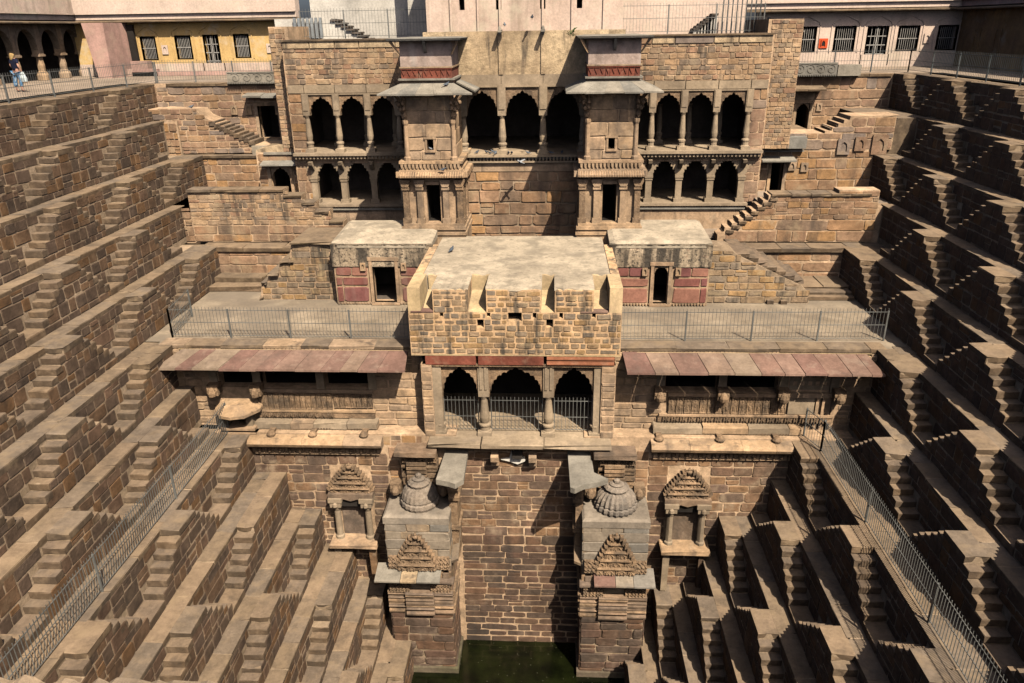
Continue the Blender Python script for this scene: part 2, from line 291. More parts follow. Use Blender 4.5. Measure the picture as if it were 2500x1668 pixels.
def masonry(parent, O, U, Nn, rows, m_, cw=(.45, .95), joint=.05, depth=.03, seed=1, limit=300, name='stone', mg=120, keepmin=9.):
    """rows: list of (v0, v1, [(u0,u1),...]) in the plane O + u*U + v*Z; every stone a block of its own"""
    r_ = random.Random(seed); O = Vector(O); U = Vector(U); Nn = Vector(Nn); L_ = lib(m_); cand = []
    for v0, v1, ivs in rows:
        for a, b_ in ivs:
            if b_-a < .12: continue
            u = a
            while u < b_-1e-4:
                wd = r_.uniform(*cw)*(1.35 if r_.random() < .12 else 1)
                if b_-(u+wd) < cw[0]*.6: wd = b_-u
                lo, hi = v0, v1
                if v1-v0 > .30 and wd < .8 and r_.random() < .22:
                    mid = (v0+v1)/2+r_.uniform(-.05, .05); pcs = [(v0, mid), (mid, v1)]
                else: pcs = [(v0, v1)]
                for lo, hi in pcs:
                    c = O+U*(u+wd/2)+Vector((0, 0, (lo+hi)/2)); q = proj(c)
                    if q and -mg < q[0] < 2500+mg and -mg < q[1] < 1668+mg:
                        cand.append((wd*(hi-lo)*(FPX/q[2])**2, wd, hi-lo, c, min(wd, hi-lo)*FPX/q[2]))
                u += wd
    cand.sort(key=lambda t_: -t_[0])
    Y = Vector((0, 0, 1)).cross(U)
    mb = MB()
    for i, (ar, wd, hh, c, px) in enumerate(cand):
        j = joint*r_.uniform(.5, 1.5); dp = depth*r_.uniform(.5, 1.35)
        me = r_.choice(L_); an = r_.gauss(0, .016); hh = hh*r_.uniform(.9, 1.05); c = c+Vector((0, 0, r_.uniform(-.018, .018))); fl = r_.choice((-1, 1))
        rot = Matrix((( U.x, Y.x, 0, c.x), (U.y, Y.y, 0, c.y), (0, 0, 1, c.z), (0, 0, 0, 1)))
        mt = rot @ Matrix.Rotation(an, 4, 'Y') @ Matrix.Diagonal((max(.05, wd-j), dp, max(.05, hh-j), 1))
        if i < limit and px >= keepmin: inst(name, me, mt, parent)
        else:
            tn = r_.random(); vs = [mt @ v.co for v in me.vertices]; mb.add(vs, [tuple(p.vertices) for p in me.polygons], tn+.001)
    if mb.v: part(name+'work' if name == 'stone' else name+'s', mb, m_, parent, kind='stuff')

def courses(v0, v1, ch, r_):
    out = []; v = v0
    while v < v1-1e-4:
        hgt = r_.uniform(*ch)
        if v1-(v+hgt) < ch[0]*.6: hgt = v1-v
        out.append((v, v+hgt)); v += hgt
    return out
def rect_rows(u0, u1, v0, v1, ch, seed, holes=(), top=None, left=None):
    """holes (ua,ub,va,vb); top(u)->max v"""
    r_ = random.Random(seed); rows = []
    for a, b_ in courses(v0, v1, ch, r_):
        ivs = [(u0, u1)]
        for ha, hb, hc, hd in holes:
            if b_ > hc+.05 and a < hd-.05:
                nx = []
                for p, q in ivs:
                    if hb <= p or ha >= q: nx.append((p, q)); continue
                    if ha > p: nx.append((p, ha))
                    if hb < q: nx.append((hb, q))
                ivs = nx
        if top:
            nx = []
            for p, q in ivs:
                n_ = 40; on = None
                for i in range(n_+1):
                    u = p+(q-p)*i/n_; ok = top(u) >= b_-.06
                    if ok and on is None: on = u
                    if not ok and on is not None: nx.append((on, u)); on = None
                if on is not None: nx.append((on, q))
            ivs = nx
        rows.append((a, b_, ivs))
    return rows
def wall_cells(mb, x0, x1, z0, z1, y0, y1, holes=()):
    """solid wall y0 (front) .. y1 with rectangular openings right through"""
    xs = sorted({x0, x1, *[h for o in holes for h in o[:2] if x0 < h < x1]}); zs = sorted({z0, z1, *[h for o in holes for h in o[2:] if z0 < h < z1]})
    for xa, xb in zip(xs[:-1], xs[1:]):
        run = None
        for za, zb in zip(zs[:-1], zs[1:]):
            cx, cz = (xa+xb)/2, (za+zb)/2
            solid = not any(o[0] < cx < o[1] and o[2] < cz < o[3] for o in holes)
            if solid: run = (run[0], zb) if run else (za, zb)
            elif run: mb.box(xa, xb, y0, y1, *run); run = None
        if run: mb.box(xa, xb, y0, y1, *run)
def cusp(x0, x1, zs, za, n=9, lob=.07, steps=6, k=1.0):
    """cusped arch from (x0,zs) over the apex (xc,za) to (x1,zs)"""
    xc = (x0+x1)/2; rx = (x1-x0)/2; pts = []; N_ = n*steps
    for i in range(N_+1):
        t_ = i/N_; a = math.pi*(1-t_); s_ = abs(math.sin(n*math.pi*t_)); sc = 1-lob+lob*s_*1.0
        x = xc+rx*math.cos(a)*sc; z = zs+(za-zs)*.93*(math.sin(a)**k)*sc
        z += (za-zs)*.10*max(0, 1-abs(t_-.5)*n*1.1)
        pts.append((x, z))
    pts[0] = (x0, zs); pts[-1] = (x1, zs)
    pts = sorted(pts, key=lambda p: p[0]); return pts
COLPROF = [(.21,0),(.21,.10),(.17,.12),(.17,.20),(.20,.23),(.20,.27),(.13,.30),(.155,.36),(.17,.44),(.155,.55),(.115,.85),(.10,.93),(.13,.945),(.10,.955),(.14,.97),(.155,1.0)]
def column(name, parent, x, y, z0, z1, m_='pillar', s=1., n=12):
    H_ = z1-z0; mb = MB(); mb.lathe((x, y, z0), [(r_*s, k*H_) for r_, k in COLPROF], n)
    mb.box(x-.235*s, x+.235*s, y-.235*s, y+.235*s, z0-.002, z0+.09*H_)
    return part(name, mb, m_, parent)
def rails(parent, p, q, z, hgt=1.25, posts=(), bars_gap=.13, m_='metal', bar_r=.008, spike=.13, post_w=.06, mid=.55):
    """railing from p to q (x,y) standing at height z"""
    p = Vector((*p, z)); q = Vector((*q, z)); d_ = q-p; Ln = d_.length; d_.normalize()
    a = MB(); n_ = int(Ln/bars_gap)
    for i in range(n_+1):
        c = p+d_*(i*Ln/n_); a.tube(c+Vector((0, 0, .09)), c+Vector((0, 0, hgt+spike)), bar_r, 4)
    part('bars', a, m_, parent)
    for zz in (.10, hgt*mid, hgt):
        b_ = MB(); b_.tube(p+Vector((0, 0, zz)), q+Vector((0, 0, zz)), .016, 4); part('rail', b_, m_, parent)
    for s_ in posts:
        c = p+d_*(s_*Ln); b_ = MB(); w_ = post_w/2; b_.box(c.x-w_, c.x+w_, c.y-w_, c.y+w_, z-.02, z+hgt+.05); part('post', b_, m_, parent)

# ------------------------------------------------------------------ the stepped sides
H = 1.88; RIS = H/7; PER = 5.5694; TR = .33; PL = 1.18; PW = .68
XO = {'L': [-22.667+1.3368*k+(.445 if k >= 7 else 0) for k in range(14)], 'R': [19.670-1.3109*k-(.551 if k >= 7 else 0) for k in range(14)]}
Y0 = {'L': 34.997, 'R': 34.824}
YE = {'L': [45.6, 43.1, 43.1, 38.2, 37.3, 28.6, 28.6]+[27.8]*7, 'R': [47.3, 41.8, 41.8, 38.0, 37.2, 28.6, 28.6]+[27.8]*7}
ORD = ['topmost', 'second', 'third', 'fourth', 'fifth', 'sixth', 'seventh', 'eighth', 'ninth', 'tenth', 'eleventh', 'twelfth', 'lowest']
YN = 6.
for side in 'LR':
    sg = 1 if side == 'L' else -1       # towards the well
    for k in range(13):
        z1 = -k*H; z0 = z1-H; xo = XO[side][k]; xi = xo-sg*PW; yend = YE[side][k]
        lab = ('%s stepped terrace wall on the %s side of the well%s' % (ORD[k], 'sunlit left' if side == 'L' else 'shaded right',
               {0: ', just under the upper railing', 5: ', level with the pavilion roof terrace', 6: ', rising from the railed walk', 7: ', directly below the railed walk', 12: ', at the water'}.get(k, ', counted from the top')))
        T = thing('terrace_wall', lab, 'stepped wall', (xi, 20, z0), 'stepped terraces on both sides of the well')
        rr = random.Random(k*2+(side == 'R')+100)
        mb = MB(); xb = xi-sg*2.2
        mb.box(xb, xi, YN, yend+.4, z0-.02, z1-.02); part('wall_core', mb, 'mortar', T)
        # ledge paving in front of the wall above
        xa = XO[side][k-1]-sg*.06 if k else xi-sg*.95
        y = YN
        while y < yend+.3:
            ln = rr.uniform(.9, 2.1); y2 = min(y+ln, yend+.35)
            if inview((xi, (y+y2)/2, z1), 300):
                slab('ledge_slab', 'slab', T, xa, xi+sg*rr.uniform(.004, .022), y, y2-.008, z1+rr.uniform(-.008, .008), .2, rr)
            y = y2
        piers = []
        for c in range(-7, 4):
            ya = Y0[side]+PER*(c-k/2); yb = ya+PL
            # (c counts columns; columns nearer than the frame are left out)
            for cc in (0,):
                pass
            piers.append((ya, yb))
        cm = [Y0[side]+PER*(c-k/2) for c in range(-8, 14)]
        piers = [(a, a+PL) for a in cm if YN-1 < a < yend-.5]
        tops = []
        for i, (ya, yb) in enumerate(piers):
            if yend-yb < 2.9: yb = yend+.1
            tops.append((ya, yb))
        def steps_of(ya, yb):
            st = []
            for s_ in range(1, 6):
                st.append((ya-s_*TR, ya-(s_-1)*TR, s_, 'n'))
                if yb < yend: st.append((yb+(s_-1)*TR, yb+s_*TR, s_, 'f'))
            return st
        for i, (ya, yb) in enumerate(tops):
            nl = ya-5*TR; fl = yb+5*TR; last = yb >= yend
            nxt = tops[i+1][0]-5*TR if i+1 < len(tops) else min(yend, fl+1.1)
            if last: fl = yend+.1; nxt = fl
            if not (inview((xo, ya-2, z1), 260) or inview((xo, yb+2, z1), 260) or inview((xo, ya, z0), 260)): continue
            # pier core
            pts = [(nl, z0)]
            for s_ in range(5, 0, -1): pts += [(ya-s_*TR, z1-s_*RIS-.02), (ya-(s_-1)*TR, z1-s_*RIS-.02)]
            pts += [(ya, z1-.02), (min(yb, yend+.1), z1-.02)]
            if not last:
                for s_ in range(1, 6): pts += [(yb+(s_-1)*TR, z1-s_*RIS-.02), (yb+s_*TR, z1-s_*RIS-.02)]
                pts += [(fl, z0+RIS-.02), (nxt, z0+RIS-.02), (nxt, z0)]
            else: pts += [(yend+.1, z0)]
            pp = [pts[0]]
            for q in pts[1:]:
                if abs(q[0]-pp[-1][0])+abs(q[1]-pp[-1][1]) > 1e-4: pp.append(q)
            mb = MB(); mb.poly(pp, 'x', xi-sg*.1, xo-sg*.0)
            Pp = part('stair_pier', mb, 'mortar', T)
            # platform paving and steps
            ymid = (ya+yb)/2 if yb-ya > 1.8 else None
            for a_, b_ in ([(ya-.02, ymid-.006), (ymid+.006, yb+.02)] if ymid else [(ya-.02, min(yb, yend)+.02)]):
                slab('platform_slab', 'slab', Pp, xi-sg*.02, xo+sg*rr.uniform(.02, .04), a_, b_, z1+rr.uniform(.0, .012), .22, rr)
            for a_, b_, s_, nf in steps_of(ya, yb):
                if a_ > yend: continue
                ex = .02
                a2, b2 = (a_-ex, b_+.02) if nf == 'n' else (a_-.02, b_+ex)
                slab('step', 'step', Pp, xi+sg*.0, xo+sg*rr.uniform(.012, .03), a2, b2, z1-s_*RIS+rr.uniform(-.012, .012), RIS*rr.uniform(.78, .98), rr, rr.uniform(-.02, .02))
            if not last and nxt-fl > .2:
                slab('landing_slab', 'step', Pp, xi, xo+sg*.03, fl, nxt-.01, z0+RIS, RIS, rr)
            # stones of the pier face
            O = (xo, 0, 0)
            rows = []
            crs = [(0, 1), (1, 3), (3, 5), (5, 7)] if rr.random() < .5 else [(0, 2), (2, 3), (3, 5), (5, 7)]
            for p_, q_ in crs:
                # interval at the top of the course (q_ risers up)
                s_ = 7-q_
                lo = (ya-max(0, s_)*TR) if s_ <= 5 else nl; hi = (min(yb, yend)+max(0, s_)*TR) if not last else yend
                if q_ == 1: hi = nxt if not last else yend
                if p_ == 0: lo = nl; hi = nxt if not last else yend
                if p_ == 0 and q_ > 1: # stones beyond the landing height only under the stairs
                    lo = nl; hi = fl if not last else yend
                rows.append((z0+p_*RIS, z0+q_*RIS-(.13 if q_ == 7 else .0), [(lo, hi)]))
            if side == 'R': rows = [(a_, b_, [(-h_, -l_) for l_, h_ in iv]) for a_, b_, iv in rows]
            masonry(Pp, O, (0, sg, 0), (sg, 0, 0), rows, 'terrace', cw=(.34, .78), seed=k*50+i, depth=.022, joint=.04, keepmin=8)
            # steps' small fillers along the stair edge are the step stones themselves
        # recess wall stones
        rows = []
        for p_, q_ in ((1, 3), (3, 5), (5, 7)) if rr.random() < .6 else ((1, 2), (2, 4), (4, 5), (5, 7)):
            ivs = []; s_ = 7-p_-1
            cur = YN
            for ya, yb in tops:
                lo = ya-s_*TR-.1; hi = yb+s_*TR+.1
                if lo > cur: ivs.append((cur, min(lo, yend)))
                cur = max(cur, hi)
            if cur < yend-.2: ivs.append((cur, yend))
            rows.append((z0+p_*RIS, z0+q_*RIS-(.13 if q_ == 7 else 0), ivs))
        if side == 'R': rows = [(a_, b_, [(-h_, -l_) for l_, h_ in iv]) for a_, b_, iv in rows]
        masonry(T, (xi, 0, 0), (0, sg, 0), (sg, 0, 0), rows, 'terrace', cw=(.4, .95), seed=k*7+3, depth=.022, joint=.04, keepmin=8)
# ------------------------------------------------------------------ ground and water
def struct(name, mb, m_): return part(name, mb, m_, None, kind='structure')
g = MB(); g.box(-160, -24.25, -60, 160, -.6, -.02); g.box(21.25, 160, -60, 160, -.6, -.02); g.box(-24.25, 21.25, 47.6, 160, -.6, -.02); g.box(-24.25, -13.95, 45.9, 47.6, -.6, -.02)
g.box(-24.25, 21.25, -60, 1.6, -.6, -.02)
struct('ground', g, 'ground')
g = MB(); g.box(-12, 10, 4, 28.5, -24.7, -24.32); struct('water', g, 'water')

# ------------------------------------------------------------------ measuring helper: a photo point on a known plane
def sv(u, v, y=None, z=None, x=None):
    D = fw*FPX+cr*(u-1250)-cu*(v-834)
    if y is not None: t_ = (y-CAM_LOC.y)/D.y
    elif z is not None: t_ = (z-CAM_LOC.z)/D.z
    else: t_ = (x-CAM_LOC.x)/D.x
    return CAM_LOC+D*t_
def prof(pts, y): return [(sv(u, v, y=y).x, sv(u, v, y=y).z) for u, v in pts]
def topf(pts):
    def f(u):
        if u <= pts[0][0]: return pts[0][1]
        for (a, za), (b_, zb) in zip(pts[:-1], pts[1:]):
            if a <= u <= b_: return za+(zb-za)*(u-a)/max(1e-6, b_-a)
        return pts[-1][1]
    return f
FU = Vector((1, 0, 0)); FN = Vector((0, -1, 0))
def front_masonry(T, y, u0, u1, v0, v1, ch, m_, seed, holes=(), top=None, **k):
    rows = rect_rows(u0, u1, v0, v1, ch, seed, holes, top)
    masonry(T, (0, y, 0), FU, FN, rows, m_, seed=seed, **k)
def side_masonry(T, x, ya, yb, v0, v1, ch, m_, seed, sg, holes=(), **k):
    """face at x looking towards sg*x"""
    if sg > 0: rows = rect_rows(ya, yb, v0, v1, ch, seed, holes)
    else: rows = rect_rows(-yb, -ya, v0, v1, ch, seed, [(-b_, -a, c, d_) for a, b_, c, d_ in holes])
    masonry(T, (x, 0, 0), (0, sg, 0), (sg, 0, 0), rows, m_, seed=seed, **k)
def chhajja(T, x0, x1, y, z, out=.75, drop=.12, th=.09, m_='grey', n=2, name='eave_slab'):
    r_ = random.Random(int(x0*100)); w_ = (x1-x0)/n
    for i in range(n):
        a = x0+i*w_+.006; b_ = a+w_-.012; dz = r_.uniform(-.02, .02); mb = MB()
        mb.poly([(y+.05, z+dz), (y+.05, z+th+dz), (y-out+r_.uniform(-.03, .03), z-drop+th*.8+dz), (y-out, z-drop+dz-.01)], 'x', a, b_)
        part(name, mb, m_, T)
def doorway(T, x0, x1, z0, z1, y, arch=False, m_='buff', fw_=.16, depth=.5, proud=.07):
    """stone frame round an opening, dark chamber behind"""
    for a, b_ in ((x0-fw_, x0), (x1, x1+fw_)):
        mb = MB(); mb.box(a, b_, y-proud, y+.2, z0, z1); part('door_jamb', mb, m_, T)
    mb = MB(); mb.box(x0-fw_-.05, x1+fw_+.05, y-proud-.02, y+.2, z1, z1+fw_*1.2); part('door_lintel', mb, m_, T)
    mb = MB(); mb.box(x0-fw_, x1+fw_, y-proud-.06, y+.25, z0-.1, z0); part('door_sill', mb, m_, T)
    if arch:
        mb = MB(); zs = z1-(x1-x0)*.62; mb.curtain(cusp(x0+.03, x1-.03, zs, z1-.03, 7, .09, 4), z1+.01, y+.0, y+.14); part('cusped_arch', mb, m_, T)
        mb = MB(); mb.box(x0, x0+.03, y+.0, y+.14, z0, zs); mb.box(x1-.03, x1, y+.0, y+.14, z0, zs); part('arch_reveal', mb, m_, T)
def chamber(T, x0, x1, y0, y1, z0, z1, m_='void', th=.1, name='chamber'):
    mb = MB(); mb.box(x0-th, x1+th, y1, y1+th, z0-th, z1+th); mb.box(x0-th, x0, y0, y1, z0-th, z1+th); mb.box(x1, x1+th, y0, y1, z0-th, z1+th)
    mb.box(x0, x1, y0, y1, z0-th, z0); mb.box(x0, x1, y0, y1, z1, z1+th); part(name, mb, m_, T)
def dentils(name, T, x0, x1, y, z0, z1, pitch, out, m_='buff', frac=.6, along='x', sg=-1):
    mb = MB(); n_ = max(1, int((x1-x0)/pitch)); w_ = (x1-x0)/n_
    for i in range(n_):
        a = x0+i*w_; b_ = a+w_*frac
        if along == 'x': mb.poly([(a, z1), (b_, z1), (b_-w_*.12, z0+(z1-z0)*.25), ((a+b_)/2, z0), (a+w_*.12, z0+(z1-z0)*.25)], 'y', y-out, y)
        else: mb.box(y, y+sg*out, a, b_, z0, z1)
    part(name, mb, m_, T, kind='stuff')
def niche(T, cx, z0, w_, h_, y, m_='buff'):
    """little arched lamp niche, framed, standing slightly proud"""
    mb = MB(); f_ = w_*.45
    mb.box(cx-w_/2-f_, cx-w_/2, y-.07, y, z0-f_, z0+h_+f_); mb.box(cx+w_/2, cx+w_/2+f_, y-.07, y, z0-f_, z0+h_+f_); mb.box(cx-w_/2, cx+w_/2, y-.07, y, z0-f_, z0)
    mb.curtain([(cx-w_/2, z0+h_*.5), (cx-w_*.4, z0+h_*.78), (cx, z0+h_), (cx+w_*.4, z0+h_*.78), (cx+w_/2, z0+h_*.5)], z0+h_+f_, y-.07, y)
    mb.box(cx-w_/2, cx+w_/2, y-.012, y, z0, z0+h_); part('lamp_niche', mb, m_, T)
def stairs_x(T, pts, y0, y1, th=.24, name='step', m_='step', r_=rnd, over=.03):
    """pts: (xa, xb, ztop) treads"""
    for a, b_, z in pts: slab(name, m_, T, min(a, b_)-over, max(a, b_)+over, y0, y1, z, th, r_)

# ---- back walls of the well, left of the pavilion
T = thing('back_wall', 'uppermost rear wall left of the pavilion, with the hooded doorway above a broken stair', 'wall', (-18, 45.6, -3.7), None)
d0 = sv(639, 338, y=45.6); d1 = sv(676, 258, y=45.6); DH = (d0.x, d1.x, d0.z, d1.z)
mb = MB(); wall_cells(mb, -25, -13.2, -3.8, -.02, 45.6, 46.1, [DH]); part('wall_core', mb, 'mortar_front', T)
front_masonry(T, 45.6, -24.4, -13.4, -3.7, -.16, (.34, .52), 'greyish', 11, [(DH[0]-.2, DH[1]+.2, DH[2], DH[3]+.25)], cw=(.45, 1.1))
doorway(T, *DH[:2], DH[2], DH[3], 45.6, False); chamber(T, DH[0], DH[1], 46.1, 47.5, DH[2], DH[3])
chhajja(T, sv(594, 230, y=45).x, sv(684, 230, y=45).x, 45.6, sv(640, 226, y=45.6).z-.12, .85, .1, .12, 'grey', 2)
for u_ in (573, 608, 681): niche(T, sv(u_, 270, y=45.6).x, sv(u_, 276, y=45.6).z, .2, .34, 45.56)
x_ = -22.6
r_ = random.Random(4)
while x_ < -13.5:
    w_ = r_.uniform(1.0, 2.0); slab('coping_slab', 'slab', T, x_, min(x_+w_, -13.4), 45.5, 46.3, 0, .16, r_); x_ += w_+.02

T = thing('back_wall', 'second rear wall on the left, its top a stair that climbs down towards the pavilion', 'wall', (-18, 43.1, -5.6))
pf = prof([(418, 266), (476, 266), (492, 283), (513, 292), (545, 310), (575, 330), (606, 350), (628, 352), (645, 352)], 43.4)
mb = MB(); mb.box(-24.5, pf[0][0]-.5, 43.45, 46, -3.8, pf[0][1]-.1); mb.box(-24.5, -21.25, 43.3, 45, -5.8, -1.9); mb.poly([(pf[0][0]-.8, -3.7)]+[(pf[0][0]-.8, pf[0][1])]+[(a, b_-.05) for a, b_ in pf]+[(-15.2, pf[-1][1]-.05), (-15.2, -3.7)], 'y', 43.42, 45.0)
mb.box(-21.3, -15.2, 43.12, 45, -5.7, -3.78); part('wall_core', mb, 'mortar_front', T)
front_masonry(T, 43.42, -23.6, -15.25, -3.72, pf[0][1], (.26, .4), 'greyish', 12, top=topf(pf), cw=(.35, .9))
front_masonry(T, 43.27, -22.3, -21.3, -5.6, -1.95, (.34, .5), 'front', 213, cw=(.4, .8))
front_masonry(T, 43.12, -21.2, -15.2, -5.6, -3.9, (.34, .5), 'front', 13, cw=(.5, 1.2))
x_ = -21.2
while x_ < -15.3:
    w_ = r_.uniform(1., 1.9); slab('coping_slab', 'slab', T, x_, min(x_+w_, -15.2), 43.0, 43.6, -3.76, .15, r_); x_ += w_+.02
sa = sv(520, 295, y=43.9); sb = sv(628, 347, y=43.9); n_ = 9
for i in range(n_):
    a = sa.x+(sb.x-sa.x)*i/n_; b_ = sa.x+(sb.x-sa.x)*(i+1)/n_; z = sa.z+(sb.z-sa.z)*i/n_
    slab('step', 'step', T, a-.02, b_+.05, 43.35, 44.9, z+.02, .24, r_)
mb = MB(); mb.box(sb.x-.1, -13.3, 43.2, 45.6, -4., sb.z-.12); part('landing', mb, 'roof', T)

T = thing('back_wall', 'narrow rear wall left of the lower arcade, with a dark arched doorway under a slate hood', 'wall', (-14.6, 41, -6))
d0 = sv(669, 478, y=41); d1 = sv(706, 408, y=41); DH = (d0.x, d1.x, d0.z, d1.z)
zt = sv(650, 372, y=41).z
mb = MB(); wall_cells(mb, -16.05, -13.3, -7.5, zt, 41, 41.5, [DH]); mb.box(-16.05, -15.6, 41.5, 43.3, -5.6, zt); part('wall_core', mb, 'mortar_front', T)
front_masonry(T, 41, -16.0, -13.5, -5.7, zt-.05, (.3, .45), 'front', 14, [(DH[0]-.2, DH[1]+.2, DH[2], DH[3]+.2)], cw=(.4, .9))
doorway(T, DH[0], DH[1], DH[2], DH[3], 41, True); chamber(T, DH[0], DH[1], 41.5, 43, DH[2], DH[3])
chhajja(T, sv(633, 400, y=40.4).x, sv(733, 400, y=40.4).x-.15, 41, sv(690, 390, y=41).z-.1, .6, .12, .09, 'grey', 2)
mb = MB(); mb.poly([(-16.05, zt), (-16.0, zt+.12), (-15.2, zt+.3), (-14.6, zt+.38), (-13.4, zt+.42), (-13.35, zt)], 'y', 41.0, 43.3); part('broken_parapet', mb, 'plaster', T)
mb = MB(); mb.box(-15.6, -13.3, 40.9, 41.05, zt-.12, zt+.01); part('string_course', mb, 'grey', T)

T = thing('back_wall', 'third rear wall on the left, stepping down towards the kiosk at its right end', 'wall', (-15, 38.1, -7.5))
pf = prof([(455, 465), (692, 465), (692.5, 478), (736, 478), (736.5, 496), (768, 496), (768.5, 517), (803, 517), (803.5, 541), (838, 541), (838.5, 574), (862, 574)], 38.1)
mb = MB(); mb.box(-22.5, pf[0][0]+.2, 38.2, 43.2, -7.6, -5.68); mb.poly([(pf[0][0], -7.5)]+pf+[(pf[-1][0], -7.5)], 'y', 38.14, 38.9); part('wall_core', mb, 'mortar_front', T)
front_masonry(T, 38.18, pf[0][0]-1.8, pf[0][0]-.02, -7.5, -5.7, (.34, .5), 'front', 215, cw=(.4, .8))
front_masonry(T, 38.14, pf[0][0], pf[-1][0], -6.6, pf[0][1]-.05, (.17, .28), 'rubble', 15, top=topf(pf), cw=(.22, .62), joint=.03)
front_masonry(T, 38.14, pf[0][0], pf[-1][0], -7.5, -6.6, (.34, .5), 'front', 16, top=topf(pf), cw=(.6, 1.7))
for (a, za), (b_, zb) in zip(pf[:-1], pf[1:]):
    if b_-a > .2:
        n_ = max(1, int((b_-a)/1.1))
        for i in range(n_): slab('coping_slab', 'slab', T, a+(b_-a)*i/n_, a+(b_-a)*(i+1)/n_-.02, 38.04, 38.95, za+.03, .12, r_)

T = thing('back_wall', 'fourth rear wall on the left, low wall under a long coping beside the terrace roof', 'wall', (-12, 37.2, -9.4))
mb = MB(); mb.box(-20.5, -5.4, 37.2, 38.6, -9.5, -7.72); part('wall_core', mb, 'mortar_front', T)
front_masonry(T, 37.2, -18.2, -9.0, -9.4, -7.74, (.38, .5), 'front', 17, cw=(.7, 1.5))
x_ = -18.2
while x_ < -9:
    w_ = r_.uniform(1.2, 2.4); slab('coping_slab', 'slab', T, x_, x_+w_, 37.05, 38.1, -7.52, .22, r_); x_ += w_+.02
T = thing('stair_buttress', 'ragged stone buttress left of the left kiosk, stepping down to the terrace roof', 'buttress', (-12, 34.3, -9.4))
pf = prof([(636, 726), (638, 690), (652, 690), (655, 668), (680, 668), (682, 640), (706, 640), (710, 592), (812, 592), (830, 592)], 34.4)
mb = MB(); mb.poly([(pf[0][0], -9.45)]+pf+[(-9.6, -9.45)], 'y', 34.45, 37.2); part('wall_core', mb, 'mortar_front', T)
front_masonry(T, 34.45, pf[0][0], -9.7, -9.4, pf[-1][1], (.22, .42), 'goldstone', 18, top=topf(pf), cw=(.3, .95))
for (a, za), (b_, zb) in zip(pf[:-1], pf[1:]):
    if b_-a > .15: slab('coping_slab', 'slab', T, a, b_, 34.3, 37.2, za+.03, .1, r_)
# a few steps in the corner
T = thing('corner_steps', 'low stone landing and steps in the left corner of the terrace roof', 'steps', (-15.5, 36, -9.4))
for i, (a, b_) in enumerate([(-17.3, -14.2), (-17.3, -14.8)]): slab('landing_slab', 'slab', T, a, b_, 35.6+i*.7, 37.2, -9.14+i*.24, .26, r_)
for i in range(3): slab('step', 'step', T, -14.2+i*.38, -13.8+i*.38, 34.7, 37.1, -9.2+i*.0, .2, r_)

# ---- back walls right of the pavilion
T = thing('back_wall', 'uppermost rear wall right of the pavilion, arched doorway under a pale slab hood', 'wall', (15, 47.3, -3.7))
d0 = sv(1937, 323, y=47.3); d1 = sv(1978, 252, y=47.3); DH = (d0.x, d1.x, d0.z, d1.z)
mb = MB(); wall_cells(mb, 12.6, 19.9, -3.9, -.02, 47.3, 47.8, [DH]); part('wall_core', mb, 'mortar_front', T)
front_masonry(T, 47.3, 12.7, 19.6, -3.8, -.16, (.36, .62), 'greyish', 21, [(DH[0]-.2, DH[1]+.2, DH[2], DH[3]+.25)], cw=(.5, 1.6))
doorway(T, *DH[:2], DH[2], DH[3], 47.3, True); chamber(T, DH[0], DH[1], 47.8, 49.3, DH[2], DH[3])
chhajja(T, sv(1928, 215, y=46.5).x, sv(2018, 215, y=46.5).x, 47.3, sv(1970, 206, y=47.3).z-.15, .9, .16, .11, 'slab', 2)
niche(T, sv(1999, 262, y=47.3).x, sv(2000, 268, y=47.3).z, .16, .3, 47.26); niche(T, sv(1875, 262, y=47.3).x, sv(1875, 268, y=47.3).z, .16, .3, 47.26)
x_ = 12.7
while x_ < 19.5:
    w_ = r_.uniform(1.0, 2.0); slab('coping_slab', 'slab', T, x_, min(x_+w_, 19.6), 47.2, 48, 0, .16, r_); x_ += w_+.02

T = thing('back_wall', 'second rear wall on the right, patched with blue-grey slabs and round lamp holes', 'wall', (14, 41.8, -5.6))
pf = prof([(1846, 338), (1870, 331), (1925, 331), (1925.5, 326), (2014, 326), (2014.5, 320), (2030, 320), (2034, 312), (2046, 312), (2048, 302), (2060, 302), (2062, 293), (2075, 293), (2078, 284), (2100, 284), (2200, 282)], 41.8)
d0 = sv(1875, 482, y=41.8); d1 = sv(1914, 398, y=41.8); DH = (d0.x, d1.x, d0.z, d1.z)
zc = sv(1900, 367, y=41.8).z
mb = MB(); mb.poly([(pf[0][0]-.35, zc)]+pf+[(17.9, pf[-1][1]), (17.9, zc)], 'y', 41.82, 43.6)
wall_cells(mb, pf[0][0]-.5, 17.2, -5.7, zc, 41.82, 42.4, [DH]); part('wall_core', mb, 'mortar_front', T)
front_masonry(T, 41.82, pf[0][0]-.35, 17.9, zc, pf[-1][1]-.1, (.3, .55), 'greyish', 22, top=topf(pf), cw=(.4, 1.3))
front_masonry(T, 41.82, pf[0][0]-.45, 17.1, -5.65, zc-.05, (.3, .6), 'front', 23, [(DH[0]-.2, DH[1]+.2, DH[2], DH[3]+.2)], cw=(.4, 1.4))
doorway(T, *DH[:2], DH[2], DH[3], 41.82, False); chamber(T, DH[0], DH[1], 42.4, 44, DH[2], DH[3])
chhajja(T, sv(1862, 388, y=41.1).x, sv(1946, 388, y=41.1).x, 41.82, sv(1900, 378, y=41.82).z-.12, .75, .14, .09, 'grey', 1)
mb = MB(); mb.box(pf[0][0]-.6, sv(1962, 366, y=41.7).x, 41.6, 41.85, zc-.06, zc+.03); part('string_course', mb, 'grey', T)
